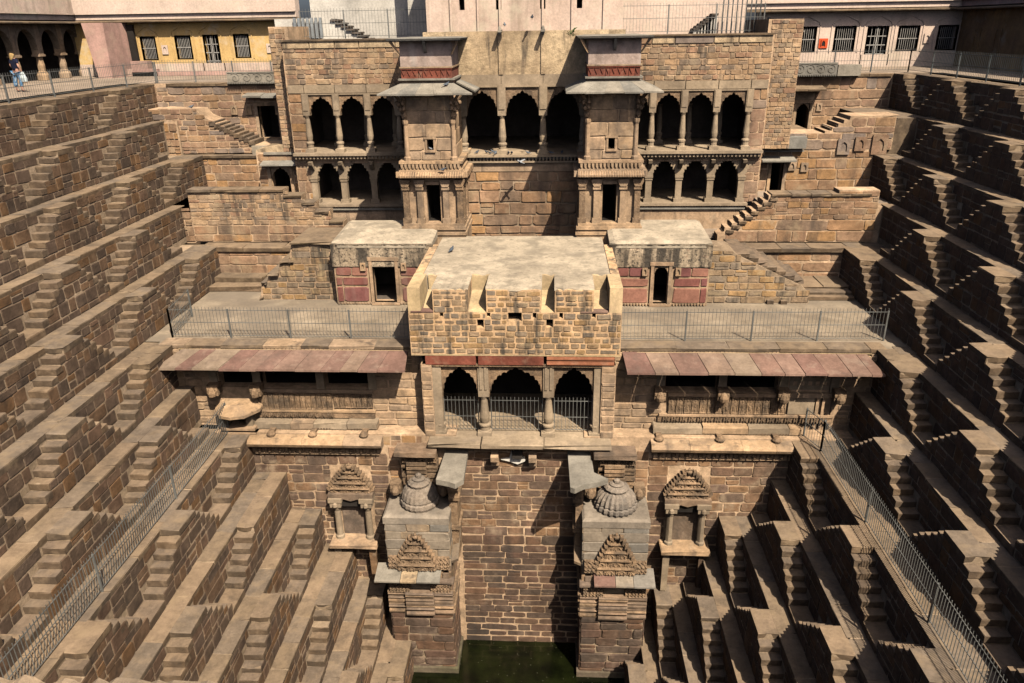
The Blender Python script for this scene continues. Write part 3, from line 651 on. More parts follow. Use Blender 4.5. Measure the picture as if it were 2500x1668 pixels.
for u_, v_, ww in ((2057, 370, .34), (2098, 362, .3), (2144, 368, .42), (1962, 415, .2), (1932, 412, .2)): niche(T, sv(u_, v_, y=41.8).x, sv(u_, v_, y=41.8).z, ww, ww*1.5, 41.77, 'greyish' if u_ > 2000 else 'buff')
for i in range(7):
    a = sv(2096-i*15, 284+i*6.6, y=42.6); slab('step', 'step', T, a.x-.42, a.x+.15, 41.9, 43.4, a.z+.02, .2, r_)
mb = MB(); mb.box(sv(1923, 326, y=42.5).x-.3, sv(2010, 326, y=42.5).x, 42.3, 47.3, -3.9, sv(1960, 326, y=43).z-.05); part('landing', mb, 'slab', T)
slab('broken_slab', 'grey', T, sv(1846, 350, y=41.5).x, sv(1966, 350, y=41.5).x, 41.3, 41.75, sv(1900, 332, y=41.6).z, .62, r_)
mb = MB(); mb.box(16.9, 21.5, 41.95, 47.6, -6, -1.92); part('landing', mb, 'slab', T)

T = thing('back_wall', 'third rear wall on the right, with a dark-risered stair down its left end', 'wall', (12, 38, -7.5))
pf = prof([(1752, 574), (1768, 566), (1770, 556), (1786, 556), (1788, 546), (1802, 546), (1804, 535), (1818, 535), (1820, 524), (1834, 524), (1836, 513), (1848, 513), (1850, 502), (1862, 502), (1864, 490), (1876, 490), (1878, 478), (1900, 475), (2050, 475), (2050.5, 465), (2150, 465)], 38.0)
mb = MB(); mb.box(pf[-1][0]-.2, 19, 38.1, 42, -7.6, -5.7); mb.poly([(pf[0][0], -7.5)]+pf+[(pf[-1][0], -7.5)], 'y', 38.04, 38.9); part('wall_core', mb, 'mortar_front', T)
front_masonry(T, 38.04, pf[0][0], pf[-1][0], -6.35, pf[-1][1]-.03, (.2, .34), 'front', 25, top=topf(pf), cw=(.3, .8), joint=.03)
front_masonry(T, 38.04, pf[0][0], pf[-1][0], -7.5, -6.35, (.5, .62), 'front', 26, top=topf(pf), cw=(.7, 1.9))
for i in range(8):
    a = sv(1770+i*15.2, 557-i*11.2, y=38.4); slab('step', 'step', T, a.x-.02, a.x+.36, 37.95, 39.3, a.z, .16, r_)
n_ = 5; xa = sv(1885, 475, y=38).x; xb = sv(2130, 466, y=38).x
for i in range(n_): slab('coping_slab', 'slab', T, xa+(xb-xa)*i/n_, xa+(xb-xa)*(i+1)/n_-.02, 37.95, 38.95, pf[-3][1]+.04+(.0 if i < 4 else .0), .12, r_)

T = thing('back_wall', 'fourth rear wall on the right, big blocks under a long grey coping', 'wall', (10, 37.1, -9.4))
mb = MB(); mb.box(2.2, 17.5, 37.1, 38.5, -9.5, -7.72); part('wall_core', mb, 'mortar_front', T)
front_masonry(T, 37.1, 7.0, 14.9, -9.4, -7.74, (.5, .62), 'front', 27, cw=(.8, 2.))
x_ = 6.8
while x_ < 14.8:
    w_ = r_.uniform(1.4, 2.6); slab('coping_slab', 'slab', T, x_, x_+w_, 36.95, 38.0, -7.52, .22, r_); x_ += w_+.02
T = thing('stair_buttress', 'golden stone buttress right of the right kiosk, its sloping top running down to the roof', 'buttress', (9, 34, -9.4))
pf = prof([(1735, 612), (1790, 615), (1800, 622), (1822, 634), (1860, 652), (1900, 672), (1956, 698), (1972, 712), (1975, 738)], 34.1)
mb = MB(); mb.poly([(pf[0][0]-.2, -9.45), (pf[0][0]-.2, pf[0][1])]+pf+[(pf[-1][0], -9.45)], 'y', 34.15, 36.0); part('wall_core', mb, 'mortar', T)
front_masonry(T, 34.15, pf[0][0]-.15, pf[-1][0], -9.4, pf[0][1], (.3, .42), 'goldstone', 28, top=topf(pf), cw=(.4, 1.2))
for i in range(7):
    f_ = i/7; a = (pf[2][0]+(pf[6][0]-pf[2][0])*f_, pf[2][1]+(pf[6][1]-pf[2][1])*f_); slab('step', 'step', T, a[0]-.05, a[0]+.6, 34.3, 36.9, a[1]+.02, .2, r_)
T = thing('corner_steps', 'paved landing with two steps in the right corner of the terrace roof', 'steps', (12.5, 36, -9.4))
for i in range(3): slab('landing_slab', 'slab', T, 10.6+i*1.25, 11.82+i*1.25, 35.4, 37.1, -8.98, .2, r_)
for i in range(2): slab('step', 'step', T, 10.9+i*.0, 14.3, 34.9-i*.35, 35.4-i*.35+.05, -9.1-i*.14, .16, r_)
for i in range(2): slab('step', 'step', T, 10.1+i*.62, 10.4+i*.62, 34.0, 34.9, -9.22, .2, r_)

# hidden floors between the back walls
g = MB(); g.box(-22, -13.2, 43.2, 46, -4.3, -3.95); g.box(-21, -5, 38.8, 43.3, -7.5, -7.3); g.box(-21, -13.5, 38.2, 43.3, -5.95, -5.68); g.box(2, 18, 38.8, 42, -7.5, -7.3); g.box(10.6, 18, 38.8, 42, -5.95, -5.68)
struct('rear_floor', g, 'ground')

# ------------------------------------------------------------------ pavilion roof terrace and kiosks
T = thing('terrace_roof', 'wide flat roof terrace left of the central block, sunlit plaster floor behind a railing', 'roof terrace', (-11, 31, -9.4))
mb = MB(); mb.box(-18, -5.6, 28.75, 37.4, -9.75, -9.42); part('plaster_floor', mb, 'terraceroof', T)
x_ = -16.55
while x_ < -5.7:
    w_ = r_.uniform(1.1, 2.3); slab('edge_slab', 'buff' if r_.random() < .35 else 'slab', T, x_, min(x_+w_, -5.68), 28.62, 29.42, -9.40, .14, r_); x_ += w_+.012
dentils('dentil_row', T, -16.4, -5.8, 28.72, -9.68, -9.54, .16, .08, 'buff', .7)
T = thing('terrace_roof', 'wide flat roof terrace right of the central block, with shadows of the railing on it', 'roof terrace', (8, 31, -9.4))
mb = MB(); mb.box(2.7, 15.2, 28.75, 37.3, -9.75, -9.42); part('plaster_floor', mb, 'terraceroof', T)
x_ = 2.8
while x_ < 13.4:
    w_ = r_.uniform(1.1, 2.3); slab('edge_slab', 'slab', T, x_, min(x_+w_, 13.5), 28.62, 29.42, -9.40, .14, r_); x_ += w_+.012
dentils('dentil_row', T, 2.9, 13.3, 28.72, -9.68, -9.54, .16, .08, 'buff', .7)

def kiosk(name, lab, x0, x1, yf, door, arch, seed):
    T = thing(name, lab, 'kiosk', ((x0+x1)/2, yf, -9.4)); r_ = random.Random(seed)
    zt = -7.55
    mb = MB(); wall_cells(mb, x0, x1, -9.4, -6.5, yf+.03, yf+.45, [door]); mb.box(x0, x0+.3, yf+.45, 37.1, -9.4, -6.5); mb.box(x1-.3, x1, yf+.45, 37.1, -9.4, -6.5)
    part('wall', mb, 'buff', T)
    # maroon facing slabs set in buff joints
    za, zb = -9.3, -8.35
    for (a, b_) in ((x0+.05, door[0]-.24), (door[1]+.24, x1-.05)):
        n_ = 2
        cuts = [a, a+(b_-a)*(.2 if a == x0+.05 else .8), b_]
        for ra, rb, k in ((-9.28, -8.52, 0), (-8.46, -8.05, 1), (-7.98, -7.55, 2)):
            cs = cuts if k < 2 else [a, (a+b_)/2, b_]
            for p_, q_ in zip(cs[:-1], cs[1:]):
                me = r_.choice(lib('maroon')); mt = Matrix.Translation(((p_+q_)/2, yf+.04, (ra+rb)/2)) @ Matrix.Diagonal((q_-p_-.05, .055, rb-ra-.05, 1)); inst('facing_slab', me, mt, T)
    mb = MB()   # rough plaster frieze
    nx = 44; nz = 8
    vs = []; fs = []
    for j in range(nz+1):
        for i in range(nx+1):
            vs.append((x0-.05+(x1-x0+.1)*i/nx, yf-.04+r_.uniform(-.010, .010)-(.04 if j == nz else 0), zt+.04+(-6.42-zt-.04)*j/nz))
    for j in range(nz):
        for i in range(nx): a = j*(nx+1)+i; fs.append((a, a+1, a+nx+2, a+nx+1))
    mb.add(vs, fs); mb.box(x0-.03, x1+.03, yf+.0, yf+.03, zt, -6.45); part('weathered_frieze', mb, 'frieze', T)
    # roof slab with worn rounded edge
    mb = MB(); yb = 37.1; zr0, zr1 = -6.33, -6.12
    ring = [(x0-.02, yf+.1), (x0+.3, yf-.06), (x1-.3, yf-.06), (x1+.02, yf+.1), (x1+.0, yb), (x0, yb)]
    up = [(x0+.22, yf+.2), (x0+.5, yf+.14), (x1-.5, yf+.14), (x1-.2, yf+.2), (x1-.2, yb-.05), (x0+.2, yb-.05)]
    vs = [(x, y, -6.6) for x, y in ring]+[(x, y, zr0+(.2*(y-yf)/(yb-yf))-.06) for x, y in ring]+[(x, y, zr0+(.2*(y-yf)/(yb-yf))+.03) for x, y in up]
    fs = [(i, (i+1) % 6, (i+1) % 6+6, i+6) for i in range(6)]+[(i+6, (i+1) % 6+6, (i+1) % 6+12, i+12) for i in range(6)]+[tuple(range(12, 18))]
    mb.add(vs, fs); part('roof', mb, 'roof', T)
    doorway(T, *door, yf, arch, 'buff', .14)
    for s_ in (-1, 1): niche(T, (door[0]+door[1])/2+s_*((door[1]-door[0])/2+.42), door[3]-.42, .13, .26, yf-.05)
    dentils('base_moulding', T, x0+.05, x1-.05, yf, -9.4, -9.28, .14, .07, 'buff', .7)
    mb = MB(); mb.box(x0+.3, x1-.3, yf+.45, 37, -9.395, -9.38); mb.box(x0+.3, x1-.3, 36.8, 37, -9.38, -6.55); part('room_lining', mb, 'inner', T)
    return T
d0 = sv(915, 726, y=33.75); d1 = sv(963, 636, y=33.75)
kiosk('kiosk', 'left rooftop kiosk faced with maroon slabs, plain rectangular doorway', -10.25, -5.55, 33.75, (d0.x, d1.x, -9.3, d1.z), False, 5)
d0 = sv(1592, 736, y=33.7); d1 = sv(1634, 648, y=33.7)
kiosk('kiosk', 'right rooftop kiosk faced with maroon slabs, cusped arched doorway in a buff frame', 2.65, 7.25, 33.7, (d0.x, d1.x, -9.3, d1.z), True, 6)

# ------------------------------------------------------------------ arcaded wings of the pavilion (mirrored about x = -1.45)
def wing(side):
    L_ = side == 'L'
    mx = (lambda x: -2.9-x) if L_ else (lambda x: x)
    def bx(mb, a, b_, *r_): mb.box(mx(a), mx(b_), *r_)
    T = thing('pavilion_wing', 'two-storey arcaded wing left of the towers, half of it in the tower shadow' if L_ else 'two-storey arcaded wing right of the towers, its cusped arches fully lit', 'wing', (mx(7.4), 40.2, -7.5))
    Y = 40.2; r_ = random.Random(40+L_)
    cols = [5.05, 6.62, 8.25, 9.85]
    # rubble attic
    mb = MB(); bx(mb, 3.4, 10.75, Y+.02, Y+.7, .18, 2.25)
    bx(mb, 9.95, 10.75, Y+.02, Y+.5, -5.9, .18); part('wall_core', mb, 'mortar_front', T)
    a, b_ = sorted((mx(3.4), mx(10.7)))
    front_masonry(T, Y+.02, a, b_, .2, 1.95, (.2, .32), 'rubble', 41+L_, cw=(.24, .62), joint=.03)
    x_ = a
    while x_ < b_-.3:
        w_ = r_.uniform(1.1, 1.9); x2 = min(x_+w_, b_)
        mb = MB(); mb.box(x_, x2-.05, Y-.05, Y+.6, 1.93, 2.25); part('parapet_block', mb, 'plaster' if L_ or r_.random() < .5 else 'greyish', T); x_ += w_
    mb = MB(); mb.box(a, b_, Y-.12, Y+1.0, 2.25, 2.33); part('parapet_coping', mb, 'slab', T)
    # pier at the outer end
    a, b_ = sorted((mx(9.95), mx(10.72)))
    front_masonry(T, Y+.02, a, b_, -5.9, .2, (.4, .8), 'greyish' if not L_ else 'front', 43+L_, cw=(.35, .8))
    side_masonry(T, mx(10.75), Y, 41., -7.5, 2.2, (.3, .5), 'front', 45, -1 if L_ else 1, cw=(.3, .5))
    # outer tower like pier, set back
    mb = MB(); bx(mb, 10.6, 12.3 if not L_ else 11.6, 41.0, 47.3, -3.3, 2.95); part('end_pier', mb, 'mortar_front', T)
    a, b_ = sorted((mx(10.76), mx(12.3 if not L_ else 11.6)))
    front_masonry(T, 41.0, a, b_, -3.3, 2.9, (.16, .26), 'rubble', 47+L_, cw=(.2, .45), joint=.03)
    side_masonry(T, mx(12.3 if not L_ else 11.6), 41, 46, -3.3, 2.9, (.3, .5), 'front', 49, -1 if L_ else 1, cw=(.4, .8))
    # long stone lintel under the attic, one block to a bay
    for p_, q_ in zip([3.4]+cols, cols+[10.7]):
        mb = MB(); bx(mb, p_+.02, q_-.02, Y-.06, Y+.4, -.22, .17); part('lintel', mb, 'pillar', T)
    # upper storey
    zf, zs, zt = -3.2, -1.33, -.24
    for i, c in enumerate(cols):
        column('column', T, mx(c), Y+.05, zf, zs, 'pillar', 1.0)
        mb = MB(); bx(mb, c-.17, c+.17, Y-.08, Y+.3, zs, zt); bx(mb, c-.13, c+.13, Y-.11, Y-.08, zs+.25, zt-.03); part('impost', mb, 'pillar', T)
    for p_, q_ in zip([3.5]+cols[:-1], cols):
        a, b_ = sorted((mx(p_+.17), mx(q_-.17)))
        mb = MB(); mb.curtain(cusp(a, b_, zs-.02, -.42, 9, .07, 4, .8), zt, Y+.03, Y+.22); part('cusped_arch', mb, 'carved', T)
        mb = MB(); mb.box(a, b_, Y-.04, Y+.05, zt-.07, zt); part('string_course', mb, 'pillar', T)
    # second row of columns and the room
    for c in cols[:3]: column('inner_column', T, mx(c+.7), Y+2.4, zf, zs+.2, 'pillar', .95)
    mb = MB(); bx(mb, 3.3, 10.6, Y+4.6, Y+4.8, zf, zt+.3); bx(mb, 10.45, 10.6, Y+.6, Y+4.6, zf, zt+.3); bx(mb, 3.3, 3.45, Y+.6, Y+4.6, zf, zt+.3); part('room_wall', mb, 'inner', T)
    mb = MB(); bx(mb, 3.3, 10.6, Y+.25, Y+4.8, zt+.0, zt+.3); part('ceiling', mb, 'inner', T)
    mb = MB(); bx(mb, 3.4, 10.7, Y-.42, Y+.25, zf-.14, zf); part('floor_slab', mb, 'pillar', T)
    mb = MB(); bx(mb, 3.4, 10.7, Y+.25, Y+4.8, zf-.14, zf-.01); part('floor', mb, 'pillar', T)
    a, b_ = sorted((mx(3.5), mx(10.65)))
    dentils('dentil_row', T, a, b_, Y-.22, zf-.32, zf-.15, .19, .12, 'pillar', .72)
    mb = MB(); mb.box(a, b_, Y-.22, Y+.2, zf-.35, zf-.14); mb.box(a, b_, Y-.12, Y+.2, zf-.42, zf-.35); part('cornice', mb, 'buff', T)
    # lower storey
    zf2, zs2, zt2 = -5.9, -4.62, -3.78
    mb = MB()
    for p_, q_ in zip([3.5]+cols, cols+[10.0]):
        bx(mb, p_+.015, q_-.015, Y-.02, Y+.4, zt2, zf-.4)
    part('beam', mb, 'buff', T)
    for i, c in enumerate(cols):
        mb = MB(); s_ = .2
        bx(mb, c-s_*1.15, c+s_*1.15, Y-.1, Y+.34, zf2, zf2+.2); bx(mb, c-s_*.8, c+s_*.8, Y-.03, Y+.28, zf2+.2, zs2-.12)
        bx(mb, c-s_*.95, c+s_*.95, Y-.07, Y+.32, zs2-.12, zs2-.05); bx(mb, c-s_*.82, c+s_*.82, Y-.05, Y+.3, zs2-.05, zs2); bx(mb, c-s_*1.05, c+s_*1.05, Y-.08, Y+.33, zs2, zs2+.1)
        part('pillar', mb, 'pillar', T)
        bl = MB(); w_ = .56
        pts = [(mx(c)-w_, zt2)]
        st = [(w_, zt2-.1), (w_*.82, zt2-.1), (w_*.82, zt2-.26), (w_*.62, zt2-.26), (w_*.62, zt2-.42), (w_*.44, zt2-.42), (w_*.44, zt2-.58), (.21, zt2-.58), (.21, zs2+.1)]
        pts = [(mx(c)-w_, zt2)]+[(mx(c)-a_, z_) for a_, z_ in st]+[(mx(c)+a_, z_) for a_, z_ in st[::-1]]+[(mx(c)+w_, zt2)]
        bl.poly(pts, 'y', Y+.0, Y+.26); part('stepped_bracket', bl, 'pillar', T)
        mb = MB(); mb.poly([(Y-.5, zf-.45), (Y-.1, zf-.45), (Y+.02, zt2-.35), (Y-.08, zt2-.35), (Y-.42, zf-.62)], 'x', mx(c)-.1, mx(c)+.1)
        part('corbel', mb, 'pillar', T)
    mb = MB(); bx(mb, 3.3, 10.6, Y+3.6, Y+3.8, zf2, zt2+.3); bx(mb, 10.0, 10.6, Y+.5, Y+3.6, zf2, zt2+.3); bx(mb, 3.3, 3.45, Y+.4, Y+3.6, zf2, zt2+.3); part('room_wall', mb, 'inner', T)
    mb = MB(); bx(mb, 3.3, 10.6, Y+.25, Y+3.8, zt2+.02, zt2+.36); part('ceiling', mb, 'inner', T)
    mb = MB(); bx(mb, 3.4, 10.2, Y-.38, Y+3.8, zf2-.13, zf2); part('floor_slab', mb, 'pillar', T)
    a, b_ = sorted((mx(3.4), mx(10.1)))
    dentils('dentil_row', T, a, b_, Y-.24, zf2-.22, zf2-.14, .13, .08, 'pillar', .7)
    mb = MB(); mb.box(a, b_, Y-.3, Y+.1, zf2-.33, zf2-.22); part('plinth_moulding', mb, 'grey', T)
    mb = MB(); mb.box(a, b_, Y-.18, Y+.3, -7.5, zf2-.13); part('plinth', mb, 'buff', T)
    return T
wing('L'); wing('R')

# ------------------------------------------------------------------ the two towers
def bracket(T, x, y, z, dx, dy, s=1.):
    """scrolled stone bracket climbing outwards with pendant buds"""
    mb = MB()
    pts = [(0, -1.05), (.05, -.85), (.13, -.55), (.25, -.25), (.42, -.05), (.5, 0)]
    for (a, za), (b_, zb) in zip(pts[:-1], pts[1:]): mb.tube((x+dx*a*s, y+dy*a*s, z+za*s), (x+dx*b_*s, y+dy*b_*s, z+zb*s), .07*s, 6)
    for a, z_, r_ in ((.09, -.98, .085), (.21, -.66, .09), (.33, -.4, .09), (.04, -1.15, .06)):
        mb.lathe((x+dx*a*s, y+dy*a*s, z+(z_-.12)*s), [(.01, 0), (r_*s, .06*s), (r_*s*.95, .14*s), (.03*s, .21*s)], 8)
    mb.tube((x, y, z-.9*s), (x, y, z), .05*s, 6); part('bracket', mb, 'carved', T)
def tower(lab, xl, xr, seed, cx0=None):
    T = thing('tower', lab, 'tower', ((xl+xr)/2, 36.5, -6.6)); r_ = random.Random(seed); Y = 35.9; YB = 39.9; c = (xl+xr)/2
    F = (-5.95, -3.75)
    # moulded base
    mb = MB(); 
    for i, (o_, z0, z1) in enumerate([(.10, -7.4, -6.5), (.16, -6.5, -6.36), (.06, -6.36, -6.25), (.13, -6.25, -6.1), (.05, -6.1, -5.96)]): mb.box(xl-.15-o_, xr+.15+o_, Y-.15-o_, YB, z0, z1)
    part('moulded_base', mb, 'buff', T)
    dh = (c-.33, c+.33, -5.95, -4.12)
    mb = MB(); wall_cells(mb, xl-.1, xr+.1, -5.96, -3.72, Y+.1, Y+.4, [dh]); mb.box(xl-.1, xl+.2, Y+.4, YB, -5.96, -3.72); mb.box(xr-.2, xr+.1, Y+.4, YB, -5.96, -3.72); part('lower_stage', mb, 'buff', T)
    chamber(T, dh[0], dh[1], Y+.4, Y+2, dh[2], dh[3])
    # pilasters with carved shafts round the door
    for i, px in enumerate([xl-.02, c-.62, c+.62, xr+.02]):
        mb = MB(); w_ = .17; yy = Y-.02
        mb.box(px-w_*1.15, px+w_*1.15, yy-.12, yy+.14, -5.96, -5.72); mb.box(px-w_*.8, px+w_*.8, yy-.06, yy+.14, -5.72, -4.35); mb.box(px-w_*1.1, px+w_*1.1, yy-.12, yy+.14, -4.35, -4.2)
        mb.poly([(px-w_*.85, -4.2), (px+w_*.85, -4.2), (px+w_*1.5, -3.98), (px+w_*1.5, -3.86), (px-w_*1.5, -3.86), (px-w_*1.5, -3.98)], 'y', yy-.16, yy+.14); part('pilaster', mb, 'carved' if i in (0, 3) else 'buff', T)
    for sx, sg in ((xr+.1, 1), (xl-.1, -1)):
        for yy in (Y+.75, Y+1.9):
            mb = MB(); mb.box(sx, sx+sg*.1, yy-.16, yy+.16, -5.96, -3.8); mb.box(sx, sx+sg*.16, yy-.2, yy+.2, -4.3, -3.85); part('pilaster', mb, 'carved', T)
    mb = MB(); mb.box(c-.33, c+.33, Y-.02, Y+.12, -4.12, -3.98); part('door_lintel', mb, 'buff', T)
    # two ribbed cornices
    mb = MB()
    mb.poly([(Y-.1, -3.8), (Y-.42, -3.72), (Y-.42, -3.64), (Y-.12, -3.42), (Y+.2, -3.42), (Y+.2, -3.8)], 'x', xl-.25, xr+.25)
    mb.box(xl-.42, xr+.42, Y-.1, YB, -3.76, -3.5); mb.box(xl-.2, xr+.2, Y-.2, YB, -3.5, -3.38); part('cornice', mb, 'buff', T)
    mb = MB(); n_ = 26
    for i in range(n_):
        a = xl-.25+(xr-xl+.5)*(i+.2)/n_; mb.poly([(Y-.44, -3.70), (Y-.13, -3.46), (Y-.13, -3.40), (Y-.44, -3.62)], 'x', a, a+.07)
    for i in range(16):
        a = Y+.1+(YB-Y)*(i+.2)/16; mb.box(xr+.42, xr+.46, a, a+.12, -3.74, -3.52); 
    part('cornice_ribs', mb, 'carved', T, kind='stuff')
    mb = MB(); mb.box(xl-.22, xr+.22, Y-.22, YB, -3.1, -2.98); mb.box(xl-.12, xr+.12, Y-.12, YB, -3.38, -3.1); part('balcony_moulding', mb, 'buff', T)
    dentils('dentil_row', T, xl-.15, xr+.15, Y-.12, -3.34, -3.12, .17, .1, 'buff', .7)
    # shaft
    wh = (c-.15, c+.15, -2.5, -2.0); xl2, xr2 = xl+.12, xr-.12
    mb = MB(); wall_cells(mb, xl2, xr2, -2.98, .6, Y+.05, Y+.4, [wh]); mb.box(xl2, xl2+.3, Y+.4, YB, -2.98, .6); mb.box(xr2-.3, xr2, Y+.4, YB, -2.98, .6); part('shaft', mb, 'mortar_front', T)
    # ashlar blocks
    for (z0, z1, cs) in ((-2.96, -2.55, (xl2, c-.45, c+.45, xr2)), (-2.55, -1.95, (xl2, c-.3)), (-2.55, -1.95, (c+.3, xr2)), (-1.93, -1.3, (xl2, c-.2, xr2)), (-1.3, -.75, (xl2, c+.3, xr2)), (-.75, -.1, (xl2, c, xr2))):
        for a, b_ in zip(cs[:-1], cs[1:]):
            me = r_.choice(lib('buff')); inst('ashlar', me, Matrix.Translation(((a+b_)/2, Y+.06, (z0+z1)/2)) @ Matrix.Diagonal((b_-a-.02, .05, z1-z0-.02, 1)), T)
    for z0, z1 in ((-2.96, -2.3), (-2.3, -1.6), (-1.6, -.9), (-.9, -.1)):
        for j in range(3):
            a = Y+.1+j*1.2
            for sx, sg in ((xr2, 1), (xl2, -1)):
                me = r_.choice(lib('buff')); rot = Matrix(((0, -sg, 0, sx), (sg, 0, 0, a+.6), (0, 0, 1, (z0+z1)/2), (0, 0, 0, 1)))
                inst('ashlar', me, rot @ Matrix.Diagonal((1.17, .04, z1-z0-.02, 1)), T)
    doorway(T, *wh, Y+.04, False, 'buff', .09, proud=.05); chamber(T, wh[0], wh[1], Y+.4, Y+1.5, wh[2], wh[3], th=.04)
    for px in (xl2+.06, xr2-.06):
        mb = MB(); mb.lathe((px, Y, -2.98), [(.17, 0), (.17, .15), (.12, .2), (.10, 1.6), (.14, 1.7), (.16, 1.85)], 8); part('corner_shaft', mb, 'buff', T)
        sgx = -1 if px < c else 1
        bracket(T, px, Y-.02, .02, 0, -1, .95); bracket(T, px+sgx*.04, Y+.05, .02, sgx, 0, .95); bracket(T, px, Y-.02, .0, sgx*.7, -.7, 1.)
    # fallen-tracery braces below the eave
    for s_ in (-1, 1):
        mb = MB(); pts = [(c+s_*(xr2-c-.15), -.1), (c+s_*.25, -.1), (c+s_*.42, -.3), (c+s_*.62, -.3), (c+s_*.72, -.5), (c+s_*.85, -.52), (c+s_*(xr2-c-.15), -.75)]
        mb.poly(pts, 'y', Y-.03, Y+.03); part('tracery', mb, 'buff', T)
    # canopy: hipped stone slabs
    z0, z1 = .02, .42; o_ = .98
    A_ = [(xl2-o_, Y-o_*.9), (xr2+o_, Y-o_*.9), (xr2+o_, YB-1.2), (xl2-o_, YB-1.2)]; B_ = [(xl2-.02, Y), (xr2+.02, Y), (xr2+.02, YB-1), (xl2-.02, YB-1)]
    n_ = 5
    for i in range(n_):
        f0, f1 = i/n_, (i+1)/n_; mb = MB()
        a0 = (A_[0][0]+(A_[1][0]-A_[0][0])*f0+.005, A_[0][1]); a1 = (A_[0][0]+(A_[1][0]-A_[0][0])*f1-.005, A_[0][1]); b0 = (B_[0][0]+(B_[1][0]-B_[0][0])*f0, B_[0][1]); b1 = (B_[0][0]+(B_[1][0]-B_[0][0])*f1, B_[0][1])
        j = r_.uniform(-.025, .02)
        mb.add([(*a0, z0+j), (*a1, z0+j), (*b1, z1), (*b0, z1), (*a0, z0+j+.07), (*a1, z0+j+.07), (*b1, z1+.07), (*b0, z1+.07)], [(3, 2, 1, 0), (4, 5, 6, 7), (0, 1, 5, 4), (1, 2, 6, 5), (2, 3, 7, 6), (3, 0, 4, 7)])
        part('eave_slab', mb, 'grey', T)
    for s_, (p0, p1, q0, q1) in ((1, (A_[1], A_[2], B_[1], B_[2])), (-1, (A_[3], A_[0], B_[3], B_[0]))):
        for i in range(3):
            if cx0 == 'L' and s_ == 1 and i == 0: continue
            f0, f1 = i/3, (i+1)/3; L2 = lambda P_, Q_, f: (P_[0]+(Q_[0]-P_[0])*f, P_[1]+(Q_[1]-P_[1])*f)
            a0, a1, b0, b1 = L2(p0, p1, f0), L2(p0, p1, f1), L2(q0, q1, f0), L2(q0, q1, f1); mb = MB()
            mb.add([(*a0, z0), (*a1, z0), (*b1, z1), (*b0, z1), (*a0, z0+.07), (*a1, z0+.07), (*b1, z1+.07), (*b0, z1+.07)], [(3, 2, 1, 0), (4, 5, 6, 7), (0, 1, 5, 4), (1, 2, 6, 5), (2, 3, 7, 6), (3, 0, 4, 7)])
            part('eave_slab', mb, 'grey', T)
    # neck, red band, plaster drum, flared top slab
    mb = MB(); mb.box(xl2+.02, xr2-.02, Y+.02, YB, .38, .6); part('neck', mb, 'buff', T)
    mb = MB(); mb.box(xl2-.12, xr2+.12, Y-.14, YB, .6, .68); part('ledge', mb, 'grey', T)
    ws = (xr2-xl2); cuts = [0, .34, .42, .78, .9, 1]
    for a, b_ in zip(cuts[:-1], cuts[1:]):
        if b_-a < .05: continue
        mb = MB(); mb.box(xl2+ws*a+.012, xl2+ws*b_-.012, Y-.01, YB, .68, 1.12); part('red_panel', mb, 'red', T)
    mb = MB(); n_ = 9
    for i in range(n_):
        a = xl2+ws*(i+.15)/n_; b_ = a+ws/n_*.8
        mb.poly([(a, 1.05), ((a+b_)/2, .84), (b_, 1.05), (b_, 1.0), ((a+b_)/2, .78), (a, 1.0)], 'y', Y-.05, Y-.01)
    mb.box(xl2-.02, xr2+.02, Y-.05, Y-.012, 1.06, 1.12); part('chevron_relief', mb, 'red', T, kind='stuff')
    mb = MB(); mb.box(xl2-.05, xr2+.05, Y-.07, YB, 1.12, 1.18); part('string_course', mb, 'buff', T)
    mb = MB(); mb.poly([(Y, 1.18), (Y+.0, 1.7), (Y+.04, 2.3), (Y+.6, 2.3), (Y+.6, 1.18)], 'x', xl2, xr2); mb.box(xl2, xr2, Y+.6, YB, 1.18, 2.3); part('plaster_drum', mb, 'pinkgrey', T)
    mb = MB(); o_ = .62; vs = []
    for (e, z) in ((.0, 1.98), (.46, 2.28), (.50, 2.36), (.1, 2.40)):
        vs += [(xl2-e, Y-e, z), (xr2+e, Y-e, z), (xr2+e, YB, z), (xl2-e, YB, z)]
    fs = []
    for l in range(3):
        for i in range(4): a = l*4+i; b_ = l*4+(i+1) % 4; fs.append((a, b_, b_+4, a+4))
    fs.append((12, 13, 14, 15)); mb.add(vs[4:], [tuple(i-4 for i in f) for f in fs if min(f) >= 4]); mb.box(xl2-.44, xr2+.44, Y-.44, YB, 2.26, 2.3); part('top_slab', mb, 'grey', T)
    for px, dx in ((xl2+.03, -1), (xr2-.03, 1)):
        mb = MB(); mb.poly([(0, 0), (.08, 0), (.46, .55), (.46, .62), (.36, .62)], 'y', -.05, .05)
        vs = [(px+dx*v[0]*.9, Y+.02-v[0]*.9+v[1]*.6, 1.68+v[2]) for v in mb.v]; m2 = MB(); m2.add(vs, mb.f); part('corner_strut', m2, 'buff', T)
    mb = MB(); mb.poly([(Y, 1.75), (Y-.1, 1.8), (Y-.36, 2.2), (Y-.36, 2.28), (Y, 2.28)], 'x', c-.06, c+.06); part('middle_strut', mb, 'grey', T)
    return T
tower('left tower of the pavilion, one slab of its canopy broken off on the right', -6.98, -4.42, 61, 'L')
tower('right tower of the pavilion, its canopy slabs all in place', 1.44, 4.0, 62)

